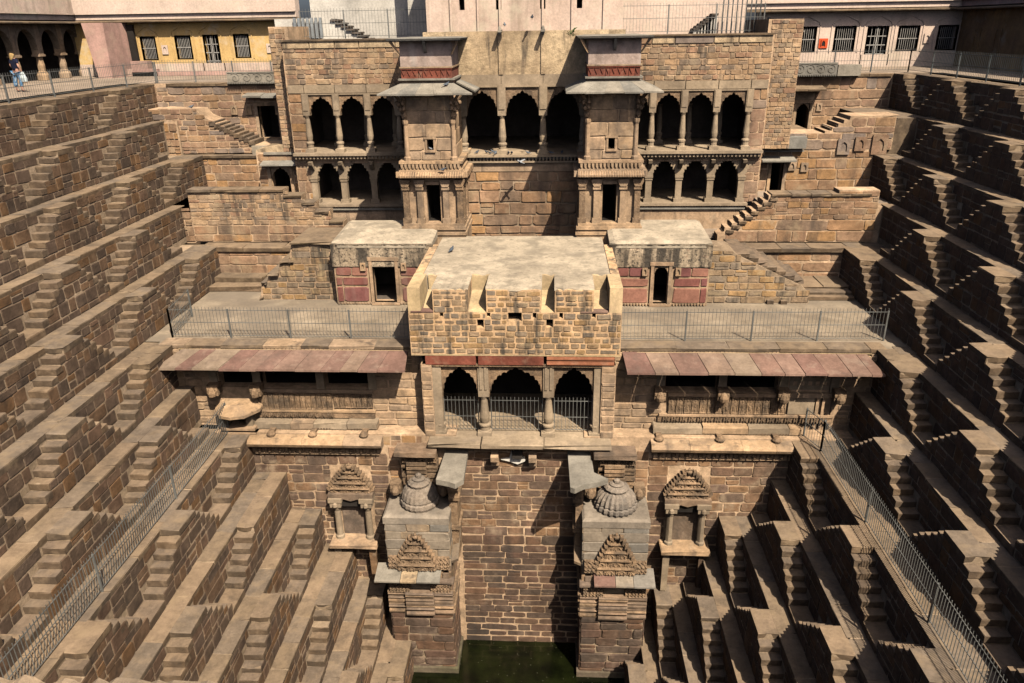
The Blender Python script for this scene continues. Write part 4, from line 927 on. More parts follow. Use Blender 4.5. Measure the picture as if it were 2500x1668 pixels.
# ------------------------------------------------------------------ centre bay between the towers
T = thing('central_bay', 'central bay between the towers, three dark cusped arches above a bare block wall', 'facade', (-1.45, 38.5, -8))
Y = 38.5; x0, x1 = -4.7, 1.75
mb = MB(); mb.box(x0, x1, Y+.02, Y+1, -8.2, -3.5); part('wall_core', mb, 'mortar', T)
front_masonry(T, Y+.02, x0, x1, -8.2, -3.95, (.42, .62), 'front', 71, cw=(.55, 1.5), depth=.06)
mb = MB(); mb.box(x0, x1, Y-.05, Y+.4, -3.95, -3.55); part('smooth_band', mb, 'buff', T)
zf = -3.1
mb = MB(); mb.box(x0, x1, Y-.2, Y+.3, -3.5, -3.42); mb.box(x0, x1, Y-.1, Y+.3, -3.55, -3.5); part('cornice', mb, 'pillar', T)
dentils('dentil_row', T, x0, x1, Y-.08, -3.42, -3.2, .17, .12, 'pillar', .7)
mb = MB(); mb.box(x0, x1, Y-.32, Y+.6, zf-.11, zf); part('floor_slab', mb, 'pillar', T)
mb = MB(); mb.box(x0-2, x1+2, Y+.6, Y+7, zf-.11, zf-.01); part('floor', mb, 'pillar', T)
cols = [-4.42, -2.5, -.47, 1.5]; zs, zt = -1.25, .08
for c in cols:
    column('column', T, c, Y+.2, zf, zs, 'pillar', 1.15)
    mb = MB(); mb.box(c-.2, c+.2, Y+.02, Y+.45, zs, zt+.15); mb.box(c-.15, c+.15, Y-.02, Y+.02, zs+.3, zt+.1); part('impost', mb, 'pillar', T)
for p_, q_ in zip(cols[:-1], cols[1:]):
    mb = MB(); mb.curtain(cusp(p_+.2, q_-.2, zs-.02, -.1, 11, .06, 4, .8), zt, Y+.12, Y+.34); part('cusped_arch', mb, 'carved', T)
    mb = MB(); mb.box(p_+.2, q_-.2, Y+.02, Y+.36, zt, zt+.09); part('string_course', mb, 'pillar', T)
for p_, q_ in zip([-5]+cols[1:3], cols[1:3]+[2.1]):
    mb = MB(); mb.box(p_+.01, q_-.01, Y+.04, Y+.5, zt+.09, .66); part('lintel', mb, 'pillar', T)
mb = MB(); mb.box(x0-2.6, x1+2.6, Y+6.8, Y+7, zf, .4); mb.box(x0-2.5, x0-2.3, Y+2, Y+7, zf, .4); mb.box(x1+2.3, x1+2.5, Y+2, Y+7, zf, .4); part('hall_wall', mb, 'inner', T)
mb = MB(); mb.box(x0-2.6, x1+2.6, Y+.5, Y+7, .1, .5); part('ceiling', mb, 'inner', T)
# rough plastered wall above, vertical drain mouldings
mb = MB(); nx, nz = 60, 18; vs = []; fs = []; r_ = random.Random(9)
for j in range(nz+1):
    for i in range(nx+1): vs.append((-6.2+9.6*i/nx, Y+.08+r_.uniform(-.006, .006), .66+1.9*j/nz))
for j in range(nz):
    for i in range(nx): a = j*(nx+1)+i; fs.append((a, a+1, a+nx+2, a+nx+1))
mb.add(vs, fs); part('rough_plaster', mb, 'plaster', T)
mb = MB(); mb.box(-6.2, 3.4, Y+.12, Y+.8, .6, 2.6); part('attic_wall', mb, 'plaster', T)
for px in (-2.5, -.47):
    mb = MB(); mb.box(px-.1, px+.1, Y+.0, Y+.14, .66, 2.62); part('drain_moulding', mb, 'plaster', T)
    mb = MB(); mb.box(px-.09, px+.09, Y-.5, Y+.3, 2.55, 2.66); mb.box(px-.05, px+.05, Y-.4, Y+.1, 2.46, 2.55); mb.lathe((px, Y-.35, 2.66), [(.09, 0), (.07, .08), (.03, .16)], 8); part('drain_spout', mb, 'grey', T)

# ------------------------------------------------------------------ central block with merlons, over the three-arched balcony
T = thing('central_block', 'projecting central block with slit-like gaps between its merlons, above the balcony', 'roof block', (-1.45, 27.8, -9.4))
Y = 27.8; bx0, bx1 = -5.65, 2.75; zr = -6.62
mb = MB(); mb.box(bx0+.35, bx1-.35, Y+1.82, 35.9, -7.4, zr); part('roof', mb, 'roof', T)
for a, b_ in ((bx0, bx0+.35), (bx1-.35, bx1)):
    mb = MB(); mb.box(a, b_, Y+.5, 34.2, -9.4, zr+.04); part('side_wall', mb, 'goldmortar', T)
side_masonry(T, bx1, Y+.5, 34.2, -9.4, zr-.2, (.3, .45), 'goldstone', 80, 1)
holes = [(sv(u, v, y=Y).x-w_, sv(u, v, y=Y).x+w_, sv(u, v, y=Y).z-h_, sv(u, v, y=Y).z+h_) for u, v, w_, h_ in ((1257, 767, .27, .3), (1173, 790, .13, .17), (1342, 790, .13, .17), (1193, 769, .07, .09), (1305, 771, .07, .12), (1370, 771, .07, .12), (1450, 771, .07, .09), (1078, 769, .07, .09))]
mb = MB(); wall_cells(mb, bx0, bx1, -9.38, -7.58, Y, Y+.55, holes); part('front_wall', mb, 'goldmortar', T)
front_masonry(T, Y, bx0, bx1, -9.36, -7.6, (.2, .3), 'goldstone', 81, [(a-.02, b_+.02, c, d_) for a, b_, c, d_ in holes], cw=(.24, .6), depth=.025, joint=.075)
mb = MB(); mb.box(bx0+.3, bx1-.3, Y+.56, Y+.62, -9.3, -7.62); part('inner_lining', mb, 'void', T)
mer = [(bx0, -5.05), (-4.66, -3.28), (-2.55, -.4), (.13, 1.64), (2.2, bx1)]
for i, (a, b_) in enumerate(mer):
    if i in (0, 4):
        mb = MB(); o_ = (a, b_)
        mb.poly([(Y-.0, -7.58), (Y+.0, -7.56), (Y+.02, zr+.06), (Y+1.8, zr+.06), (Y+1.8, -7.58)], 'x', a if i == 0 else b_-.5, a+.5 if i == 0 else b_); part('corner_merlon', mb, 'plasterochre', T)
        continue
    mb = MB(); mb.poly([(Y, -7.58), (Y+.0, zr-.03), (Y+.12, zr+.0), (Y+1.78, zr+.0), (Y+1.78, -7.58)], 'x', a, b_); part('merlon', mb, 'goldmortar', T)
    front_masonry(T, Y, a+.02, b_-.02, -7.58, zr-.05, (.2, .28), 'goldstone', 83+i, [h_ for h_ in holes if h_[3] > -7.6], cw=(.24, .55), depth=.025, joint=.075)
    mb = MB(); r9 = random.Random(300+i); n9 = 9; ys9 = [Y-.03+r9.uniform(-.01, .11) for _ in range(n9+1)]
    vs = [(a-.02+(b_-a+.04)*k/n9, ys9[k], zr-.05+r9.uniform(-.03, .02)) for k in range(n9+1)]+[(a-.02+(b_-a+.04)*k/n9, ys9[k]+.03, zr+.03+r9.uniform(-.03, .02)) for k in range(n9+1)]+[(a-.02+(b_-a+.04)*k/n9, Y+1.86, zr+.025) for k in range(n9+1)]
    fs = []
    for l9 in range(2):
        for k in range(n9): fs.append((l9*(n9+1)+k, l9*(n9+1)+k+1, (l9+1)*(n9+1)+k+1, (l9+1)*(n9+1)+k))
    mb.add(vs, fs); mb.box(a-.02, b_+.02, Y+.12, Y+1.86, zr-.04, zr+.01); part('merlon_cap', mb, 'roof', T)
for (a, b_), (c, d_) in zip(mer[:-1], mer[1:]):
    mb = MB()
    mb.poly([(Y+.05, -7.58), (Y+1.3, -7.3), (Y+1.8, -7.2), (Y+1.8, -7.6)], 'x', b_-.05, c+.05)
    mb.poly([(b_-.02, -7.6), (c+.02, -7.6), (c+.02, zr+.03), ((b_+c)/2+.1, zr-.02), (b_+.1, zr+.035), (b_-.02, zr+.02)], 'y', Y+1.72, Y+1.9)
    part('gap_back', mb, 'plasterochre', T)
for (a, b_), (c, d_) in ((mer[0], mer[1]), (mer[3], mer[4])):
    mb = MB(); mb.poly([(b_-.5, Y-.03), (c+.0, Y-.03), (c+.1, Y+.6), (b_-.4, Y+.9)], 'z', -7.58, -7.52); part('worn_capping', mb, 'rosy', T)
for o in list(T.children):
    pass
# underside slab and red sandstone band
mb = MB(); mb.box(bx0, bx1, Y+.0, 28.7, -9.44, -9.385); part('soffit', mb, 'plasterochre', T)
T = thing('balcony', 'central three-arched balcony under a red sandstone band', 'balcony', (-1.45, 27.8, -13.16))
for a, b_, mm in ((-5.12, -3.02, 'red'), (-2.97, -.28, 'red'), (-.2, 2.55, 'orange')):
    mb = MB(); mb.box(a+.03, b_-.02, Y+.0, Y+.4, -9.84, -9.46); 
    if mm == 'orange': mb.box(a+.03, b_-.02, Y-.05, Y, -9.58, -9.50); mb.box(a+.03, b_-.02, Y-.04, Y, -9.8, -9.74)
    part('band_block', mb, mm, T)
ax = [-4.66, -2.78, -.1, 1.85]; zs, zt = -11.35, -9.94; zf = -13.16
mb = MB(); mb.box(-5.25, 2.6, Y+.04, Y+.4, zt, -9.84); part('string_course', mb, 'carved', T)
for a, b_, nm in ((-5.3, -4.86, 'L'), (2.05, 2.62, 'R')):
    mb = MB(); mb.box(a, b_, Y+.02, 28.7, zf, -9.84); part('side_pier', mb, 'mortar_front', T)
    front_masonry(T, Y+.03, a, b_, zf, -9.9, (.3, .45), 'buff', 90, cw=(.4, .6), depth=.04)
mb = MB(); mb.box(-4.9, -4.5, Y+.1, Y+.45, zf, zt); mb.box(1.75, 2.1, Y+.1, Y+.45, zf, zt); part('end_jamb', mb, 'pillar', T)
for i, c in enumerate(ax):
    column('column', T, c, Y+.3, zf, zs, 'pillar', 1.25 if 0 < i < 3 else 1.1, 16)
    if 0 < i < 3:
        mb = MB(); mb.box(c-.22, c+.22, Y+.12, Y+.5, zs, zt); mb.box(c-.15, c-.05, Y+.08, Y+.12, zs+.35, zt-.05); mb.box(c+.05, c+.15, Y+.08, Y+.12, zs+.35, zt-.05); part('impost', mb, 'pillar', T)
for (p_, q_), n_ in zip(((-4.5, -3.0), (-2.56, -.32), (.12, 1.75)), (11, 13, 11)):
    mb = MB(); mb.curtain(cusp(p_, q_, zs-.25, -10.02, n_, .05, 4, .75), zt, Y+.2, Y+.42); part('cusped_arch', mb, 'carved', T)
slab('floor_slab', 'pillar', T, -5.1, -2.9, Y-.62, Y+1.2, zf, .2); slab('floor_slab', 'pillar', T, -2.88, -.3, Y-.66, Y+1.2, zf+.01, .2); slab('floor_slab', 'pillar', T, -.28, 2.5, Y-.62, Y+1.2, zf, .2)
mb = MB(); mb.box(-5.2, 2.5, Y+1.0, 32, zf-.2, zf-.02); part('floor', mb, 'pillar', T)
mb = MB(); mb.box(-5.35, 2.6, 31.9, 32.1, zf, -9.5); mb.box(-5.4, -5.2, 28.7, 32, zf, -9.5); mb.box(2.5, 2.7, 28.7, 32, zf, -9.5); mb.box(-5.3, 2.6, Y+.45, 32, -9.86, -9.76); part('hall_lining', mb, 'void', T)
dentils('dentil_row', T, -5.0, 2.45, Y-.3, zf-.42, zf-.22, .24, .1, 'carved', .8)
mb = MB(); mb.box(-5.1, 2.5, Y-.3, Y+.2, zf-.46, zf-.2); part('cornice', mb, 'carved', T)

def gate_rail(lab, a, b_, dip=False):
    T = thing('balcony_railing', lab, 'railing', ((a+b_)/2, 28.25, -13.1)); rails(T, (a, 28.25), (b_, 28.25), -13.12, 1.45, (0, 1), .155, 'metal', .014, .16, .04, .48)
gate_rail('short railing in the left arch of the central balcony', -4.5, -3.05)
gate_rail('railing with a small gate filling the middle arch of the balcony', -2.5, -.35)
gate_rail('short railing in the right arch of the central balcony', .15, 1.72)

# ------------------------------------------------------------------ verandahs either side of the balcony
def relief(name, T, x0, x1, z0, z1, y, fn, m_='carved', nx=24, nz=24, half=None, jit=.006, seed=1):
    """carved face: a dense grid pushed forward by fn(u, v) in metres; half(v) narrows it to a gable"""
    r_ = random.Random(seed); c = (x0+x1)/2; vs = []; fs = []
    for j in range(nz+1):
        v = j/nz; hw = (x1-x0)/2*(half(v) if half else 1)
        for i in range(nx+1):
            u = i/nx; x = c+(u-.5)*2*hw; z = z0+(z1-z0)*v
            vs.append((x, y-fn(x-c, z-z0)-r_.uniform(0, jit), z+r_.uniform(-jit, jit)*.5))
    for j in range(nz):
        for i in range(nx): a = j*(nx+1)+i; fs.append((a, a+1, a+nx+2, a+nx+1))
    o = len(vs); rim = [j*(nx+1) for j in range(nz+1)]+[nz*(nx+1)+i for i in range(1, nx+1)]+[j*(nx+1)+nx for j in range(nz-1, -1, -1)]
    vs += [(vs[k][0], y+.06, vs[k][2]) for k in rim]
    for k in range(len(rim)-1): fs.append((rim[k], rim[k+1], o+k+1, o+k))
    mb = MB(); mb.add(vs, fs); return part(name, mb, m_, T)
def bump2(x, z, cx, cz, rx, rz): return max(0., 1-((x-cx)/rx)**2-((z-cz)/rz)**2)**.5
def figure(x, z, w_, h_, k=0):
    """little standing figure under an arch"""
    x += .06*w_*math.sin(z/h_*6+k); f = .5*bump2(x, z, 0, h_*.74, w_*.13, h_*.085)+.55*bump2(x, z, 0, h_*.52, w_*.2, h_*.17)+.5*bump2(x, z, 0, h_*.33, w_*.17, h_*.13)
    f += .4*max(bump2(x, z, -w_*.09, h_*.17, w_*.08, h_*.16), bump2(x, z, w_*.09, h_*.17, w_*.08, h_*.16))+.35*max(bump2(x, z, -w_*.24, h_*.5, w_*.06, h_*.15), bump2(x, z, w_*.24, h_*.56, w_*.06, h_*.13))
    d_ = math.hypot(x/(w_*.4), (z-h_*.62)/(h_*.3)); 
    if z > h_*.6: f += .5*max(0, 1-abs(d_-1)*5)
    elif abs(abs(x)-w_*.4) < w_*.06: f += .45
    if z > h_*.93 or z < h_*.04: f += .5
    return f
def carved_panel(name, T, a, b_, z0, z1, y, n_, r_, m_='carved'):
    """row of separate upright carved slabs"""
    w_ = (b_-a)/n_
    for i in range(n_):
        k = r_.uniform(0, 6); hh = z1-z0
        relief(name, T, a+i*w_+.014, a+(i+1)*w_-.014, z0, z1, y+r_.uniform(-.012, .012), lambda x, z: .055*figure(x, z, w_, hh, k), m_, 14, 26, seed=i)
def bosshead(T, x, y, z, s=.34):
    mb = MB(); mb.box(x-s*.55, x+s*.55, y-s*.9, y+.1, z-s*.45, z+s*.7)
    mb.lathe((x, y-s*1.0, z-s*.4), [(s*.1, -s*.25), (s*.4, 0), (s*.45, s*.35), (s*.3, s*.75), (s*.1, s*.9)], 8)
    for q in (-1, 1): mb.lathe((x+q*s*.4, y-s*.85, z+s*.0), [(s*.08, 0), (s*.18, s*.1), (s*.14, s*.3), (.02, s*.4)], 6)
    part('bracket_head', mb, 'carved', T)
def verandah(side):
    L_ = side == 'L'; r_ = random.Random(70+L_)
    T = thing('verandah', 'left verandah under a rosy stone eave, with carved parapet slabs and a lotus-edged balcony' if L_ else 'right verandah under a rosy stone eave, with carved parapet slabs and a pierced screen', 'verandah', (-11 if L_ else 8, 28.6, -13.2))
    Y = 28.6
    if L_: ops = [(-14.2, -12.7, -11.35, -9.75), (-12.35, -9.95, -11.35, -9.75), (-9.6, -7.75, -11.35, -9.75)]; x0, x1 = -17.6, -5.25
    else: ops = [(4.75, 6.9, -11.35, -9.75), (7.25, 9.35, -11.35, -9.75)]; x0, x1 = 2.5, 15.2
    mb = MB(); wall_cells(mb, x0, x1, -13.2, -9.6, Y, Y+.5, ops); part('wall_core', mb, 'mortar_front', T)
    for o_ in ops: chamber(T, o_[0], o_[1], Y+.5, Y+3.2, o_[2], o_[3])
    hs = [(ops[0][0]-(.25 if L_ else .1), ops[-1][1]+.15 if L_ else 11.9, -12.95, -9.6)]
    front_masonry(T, Y, x0 if L_ else x0, x1, -13.1, -9.65, (.26, .42), 'buff' if True else 'front', 91+L_, hs, cw=(.45, 1.1), depth=.045)
    # chhajja slabs
    e0, e1 = (-16.2, -5.85) if L_ else (3.0, 13.0)
    xa = e0; y0, z0, y1, z1 = Y+.15, -9.63, 27.3, -9.98
    sh0 = .95 if L_ else -.15; sh1 = 0 if L_ else -.25
    while xa < e1-.1:
        w_ = r_.uniform(.75, 1.15) if not L_ else r_.uniform(.7, 1.2)
        xb = min(xa+w_, e1)
        if e1-xb < .4: xb = e1
        top = lambda x: x+(sh0*(1-(x-e0)/(e1-e0))*.45+ (.25 if L_ else -.25)) if x not in (e1,) else x-(.1 if L_ else .3)
        ta, tb = top(xa)+.01, top(xb)-.012
        if not L_ and xb == e1: tb = e1-.35
        if not L_ and xa == e0: ta = e0-.1
        j = r_.uniform(-.02, .02); t_ = .08; mb = MB()
        mb.add([(xa+.012, y1, z1+j), (xb-.012, y1, z1+j), (tb, y0, z0), (ta, y0, z0), (xa+.012, y1+.02, z1+j+t_), (xb-.012, y1+.02, z1+j+t_), (tb, y0, z0+t_), (ta, y0, z0+t_)], [(3, 2, 1, 0), (4, 5, 6, 7), (0, 1, 5, 4), (1, 2, 6, 5), (2, 3, 7, 6), (3, 0, 4, 7)])
        o = part('eave_slab', mb, 'rosy', T); xa = xb
    mb = MB(); mb.box(e0+.5, e1-.1, Y-.0, Y+.25, -9.74, -9.58); part('eave_mortar', mb, 'plasterochre', T)
    # pillars between the openings, with carved bracket heads at their feet
    if L_: pil = [-14.4, -12.52, -9.78, -7.55]; heads = [-14.35, -12.5]
    else: pil = [4.55, 7.07, 9.55, 11.6]; heads = [4.5, 7.07, 9.5, 11.75]
    for x in pil: mb = MB(); mb.box(x-.17, x+.17, Y-.1, Y+.2, -11.35, -9.7); mb.box(x-.24, x+.24, Y-.14, Y+.2, -10.1, -9.75); part('pillar', mb, 'pillar', T)
    for x in heads: bosshead(T, x, Y-.1, -11.35, .42)
    # sill, carved slabs, pierced band, stepped bench mouldings
    a, b_ = (-12.3, -7.55) if L_ else (4.85, 11.7)
    mb = MB(); mb.box(a, b_, Y-.16, Y+.3, -11.5, -11.36); part('sill', mb, 'buff', T)
    if L_:
        carved_panel('carved_slab', T, -12.6, -9.35, -12.32, -11.55, Y-.12, 14, r_)
        carved_panel('carved_slab', T, -9.3, -7.6, -12.25, -11.62, Y-.06, 7, r_)
    else:
        carved_panel('carved_slab', T, 4.9, 9.75, -12.3, -11.52, Y-.12, 15, r_)
        mb = MB(); mb.box(9.85, 10.9, Y-.1, Y+.1, -12.3, -11.55); part('plain_slab', mb, 'pillar', T)
        mb = MB(); wall_cells(mb, 9.8, 11.5, -11.2, -9.7, Y-.02, Y+.08, [(9.95+i*.3, 10.12+i*.3, -11.02+j*.34, -10.82+j*.34) for i in range(5) for j in range(3)]); part('pierced_screen', mb, 'pillar', T)
        mb = MB(); mb.box(9.8, 11.4, Y+.25, Y+.3, -11.2, -9.7); part('screen_back', mb, 'void', T)
        mb = MB(); mb.box(9.6, 11.9, Y-.2, Y+.2, -11.5, -11.3); part('screen_sill', mb, 'buff', T)
        for x in (10.95, 11.2, 11.6): mb = MB(); mb.box(x, x+.12, Y-.12, Y+.1, -12.9, -11.5); part('door_jamb', mb, 'buff', T)
    mb = MB(); mb.box(a-.3, b_+.05, Y-.2, Y+.2, -12.42, -12.33); part('string_course', mb, 'buff', T)
    # pierced frieze of little crosses
    fr = MB(); xa = a-.2; n_ = int((b_-a)/.36)
    if L_: n_ = 9; wd = 3.2/9
    else: wd = .36
    for i in range(n_):
        c = xa+(i+.5)*wd
        fr.box(c-wd*.06, c+wd*.06, Y-.24, Y-.1, -12.66, -12.44); fr.poly([(c-wd*.36, -12.66), (c-wd*.1, -12.55), (c-wd*.36, -12.44)], 'y', Y-.24, Y-.1); fr.poly([(c+wd*.36, -12.66), (c+wd*.1, -12.55), (c+wd*.36, -12.44)], 'y', Y-.24, Y-.1)
    part('pierced_frieze', fr, 'carved', T, kind='stuff')
    mb = MB(); mb.box(a-.35, b_, Y-.16, Y+.2, -12.7, -12.42); part('frieze_ground', mb, 'carved', T)
    a2, b2 = (-12.7, -7.4) if L_ else (4.3, 10.4)
    xx = a2
    while xx < b2-.2:
        w_ = r_.uniform(.9, 2.2); xe = min(xx+w_, b2); slab('bench_block', 'pillar' if r_.random() < .6 else 'buff', T, xx, xe-.02, Y-.55, Y+.1, -12.74+r_.uniform(-.02, .02), .3, r_); xx = xe
    dentils('dentil_row', T, a2+.3, b2-.3, Y-.46, -13.08, -12.99, .12, .08, 'carved', .7)
    mb = MB(); mb.box(a2, b2, Y-.46, Y, -13.12, -12.98); part('moulding', mb, 'carved', T)
    # lower roll-moulded cornice on the main wall
    xx = a2-.15
    while xx < b2+.2:
        w_ = r_.uniform(1.3, 2.4); xe = min(xx+w_, b2+.3)
        mb = MB(); mb.poly([(27.3, -13.5), (27.24, -13.36), (27.34, -13.22), (28.5, -13.08), (28.5, -13.62), (27.42, -13.62)], 'x', xx+.006, xe-.006); part('cornice_block', mb, 'buff', T); xx = xe
    for x in ((-11.9, -10.1, -7.9) if L_ else (4.5, 7.0, 9.3)):
        mb = MB(); mb.lathe((x, 27.7, -13.12), [(.02, -.12), (.17, -.06), (.2, .04), (.12, .14), (.02, .18)], 10); mb.box(x-.12, x+.12, 27.75, 28.1, -13.14, -12.98); part('boss', mb, 'carved', T)
    # frieze of hanging lozenges and rings
    mb = MB(); mb.box(a2, b2+.1, 27.66, 27.9, -14.05, -13.6); part('frieze_ground', mb, 'buff', T)
    n_ = 12 if L_ else 11; wd = (b2-a2)/n_; fr = MB()
    for i in range(n_):
        c = a2+(i+.5)*wd; fr.lathe((c, 27.66, -13.83), [(.02, -.1), (.1, -.08), (.11, 0), (.1, .08), (.02, .1)], 10)
        fr.box(c+wd*.42, c+wd*.5, 27.6, 27.68, -14.03, -13.62); fr.box(c+wd*.36, c+wd*.56, 27.58, 27.68, -13.72, -13.62)
    part('hanging_frieze', fr, 'carved', T, kind='stuff')
    return T
TL = verandah('L'); TR_ = verandah('R')
# lotus-edged little balcony on the left verandah
T = thing('lotus_balcony', 'small fan-shaped balcony canopy with a lotus edge on two stub pillars', 'balcony', (-13.4, 28.2, -13.1))
mb = MB(); r_ = random.Random(3)
pts0 = [(-14.35, 28.5), (-14.35, 28.1), (-13.95, 27.45), (-13.4, 27.3), (-12.85, 27.45), (-12.4, 28.1), (-12.4, 28.5)]
mb.poly(pts0, 'z', -12.25, -12.12); vs = [(x, y, -12.12) for x, y in pts0]+[(-13.4+(x+13.4)*.75, 28.5+(y-28.5)*.55, -11.85) for x, y in pts0]
mb.add(vs, [(i, i+1, i+8, i+7) for i in range(6)]+[(13, 12, 11, 10, 9, 8, 7)]); part('canopy', mb, 'buff', T)
mb = MB()
for i in range(13):
    an = math.pi*(1.0+(i+.5)/13); mb.tube((-13.4+.45*math.cos(an), 28.35+.35*math.sin(an), -11.95), (-13.4+.95*math.cos(an), 28.3+.9*math.sin(an), -12.14), .04, 5)
part('lotus_ribs', mb, 'carved', T, kind='stuff')
for x in (-13.95, -12.9): mb = MB(); mb.box(x-.14, x+.14, 28.0, 28.3, -12.9, -12.25); mb.box(x-.2, x+.2, 27.95, 28.35, -12.4, -12.25); part('stub_pillar', mb, 'pillar', T)
mb = MB(); mb.box(-14.1, -12.6, 27.75, 28.6, -13.0, -12.9); mb.box(-14.0, -12.7, 27.85, 28.6, -13.1, -13.0); mb.box(-14.15, -12.55, 27.7, 28.6, -13.16, -13.1); part('base', mb, 'buff', T)
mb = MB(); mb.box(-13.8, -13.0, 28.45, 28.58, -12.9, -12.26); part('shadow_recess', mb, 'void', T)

# ------------------------------------------------------------------ lower front wall and its recessed centre
T = thing('lower_wall', 'deep front wall dropping from the verandahs to the dark green water', 'wall', (-1.45, 27.8, -24.4))
Y = 27.8
mb = MB(); mb.box(-14.4, -4.0, Y, Y+.9, -24.6, -13.1); mb.box(1.4, 12.5, Y, Y+.9, -24.6, -13.1); mb.box(-4.0, 1.4, Y+.05, Y+.9, -24.6, -13.3); part('wall_core', mb, 'mortar_front', T)
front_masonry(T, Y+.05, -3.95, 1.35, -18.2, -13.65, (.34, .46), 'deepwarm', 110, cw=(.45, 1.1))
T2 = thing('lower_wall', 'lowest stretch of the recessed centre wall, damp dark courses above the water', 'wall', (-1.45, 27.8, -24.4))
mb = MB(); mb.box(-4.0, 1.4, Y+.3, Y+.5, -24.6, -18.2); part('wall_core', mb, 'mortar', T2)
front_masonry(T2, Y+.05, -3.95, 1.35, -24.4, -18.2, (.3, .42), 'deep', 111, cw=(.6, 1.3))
T3 = thing('lower_wall', 'lower wall left of the left shrine tower, pale mortar between brown stones', 'wall', (-10, 27.8, -24.4))
mb = MB(); mb.box(-14.3, -4.1, Y+.3, Y+.5, -24.6, -13.3); part('wall_core', mb, 'mortar_front', T3)
nh = [(-9.55, -7.8, -18.3, -14.7)]
front_masonry(T3, Y, -14.2, -7.0, -16.0, -14.05, (.38, .5), 'deepwarm', 112, nh, cw=(.5, .95))
front_masonry(T3, Y, -13.8, -7.0, -24.4, -16.0, (.28, .4), 'deepwarm', 113, nh, cw=(.4, .9), joint=.06)
T4 = thing('lower_wall', 'lower wall right of the right shrine tower, cut by the diagonal stair shadow', 'wall', (7, 27.8, -24.4))
mb = MB(); mb.box(1.5, 12.4, Y+.3, Y+.5, -24.6, -13.3); part('wall_core', mb, 'mortar_front', T4)
nh = [(5.0, 6.75, -18.3, -14.8)]
front_masonry(T4, Y, 4.15, 11.4, -24.4, -14.05, (.36, .5), 'deepwarm', 114, nh, cw=(.5, 1.1))
front_masonry(T3, Y, -6.95, -6.45, -16, -13.7, (.38, .5), 'front', 115, cw=(.4, .6)); front_masonry(T4, Y, 3.6, 4.15, -16, -13.7, (.38, .5), 'front', 116, cw=(.4, .6))
front_masonry(T3, Y+.02, -7.3, -4.3, -13.65, -13.15, (.38, .5), 'front', 117, cw=(.4, .8)); 

# ------------------------------------------------------------------ carved shrine towers standing in the water
def pediment(T, cx, z0, w_, h_, y, r_, m_='carved', out=.3):
    """tiered carved gable: rows of nested horseshoe arches under moulded bands, leaf cresting"""
    n_ = 5; th = h_/n_
    def hf(v): return .06+.94*(1-v**1.35)
    k0 = r_.uniform(0, 6)
    def fn(x, z):
        t_ = min(n_-1, int(z/th)); zz = (z-t_*th)/th; base = out*(1-.16*t_)
        if zz > .80: return base-.01+.05*math.sin((zz-.8)/.2*math.pi)
        big = 1 if t_ in (1, 3) else 0
        per = w_*.30 if not big else w_*.42
        xo = x if t_ % 2 else x+per/2
        px = (xo/per-round(xo/per))*per; d_ = math.hypot(px/(per*.42), (zz-.18)/.58)
        f = .055*max(0, math.cos(d_*9.5))*(d_ < 1.15)+.03*(d_ < .35)
        f += .02*math.sin(x*61+t_*2+k0)*math.sin(z*53+k0)
        return base-.07+f-.05*(abs(px) > per*.46)
    relief('gable_relief', T, cx-w_/2, cx+w_/2, z0, z0+h_, y, fn, m_, 64, 60, hf, .012, int(cx*10)+90)
    for t_ in range(n_):
        hw = w_/2*hf((t_+.8)/n_)+.03; mb = MB(); mb.box(cx-hw, cx+hw, y-out*(1-.16*t_)-.03, y+.03, z0+(t_+.84)*th, z0+(t_+.95)*th); part('band', mb, m_, T)
    for s_ in (-1, 1):
        for i in range(9):
            f0 = (i+.2)/9; x = cx+s_*(w_*.5*hf(f0)-.02); z = z0+h_*f0; mb = MB()
            mb.poly([(x, z), (x+s_*.05, z+.02), (x+s_*.15, z+.08), (x+s_*.17, z+.19), (x+s_*.08, z+.17), (x+s_*.02, z+.24)], 'y', y-out*.75, y-.02); part('crest_leaf', mb, m_, T)
    mb = MB(); mb.lathe((cx, y-out*.35, z0+h_*.93), [(.04, 0), (.12, .05), (.13, .12), (.05, .18), (.07, .22), (.02, .3)], 10); part('finial', mb, m_, T)
def fluted_dome(T, cx, cy, z0, r0_, h_, seed, rough=False):
    n_ = 44
    mb = MB(); mb.lathe((cx, cy, z0), [(r0_*.93, 0), (r0_, h_*.12), (r0_*.985, h_*.24), (r0_*.90, h_*.27), (r0_*.93, h_*.33), (r0_*.86, h_*.52), (r0_*.70, h_*.68), (r0_*.5, h_*.76)], n_, flute=.035 if rough else .09); part('ribbed_dome', mb, 'dome', T)
    mb = MB(); mb.lathe((cx, cy, z0+h_*.74), [(r0_*.36, 0), (r0_*.55, h_*.05), (r0_*.58, h_*.12), (r0_*.46, h_*.2), (r0_*.2, h_*.22)], 28, flute=.05); part('amalaka_ring', mb, 'dome', T)
    mb = MB(); mb.lathe((cx, cy, z0+h_*.94), [(r0_*.3, 0), (r0_*.34, h_*.06), (r0_*.22, h_*.1)], 14); mb.lathe((cx, cy, z0+h_*1.02), [(.05, 0), (r0_*.16, h_*.04), (r0_*.15, h_*.12), (.03, h_*.17)], 10); part('finial', mb, 'dome', T)
M['dome'] = mat('lichened dome stone', [(.34,.27,.21), (.27,.23,.195)], rand=False, nscale=5, namt=.3, bump=.7, bscale=20, stain=((.17,.155,.14), 1.6, .5, .68, .6))
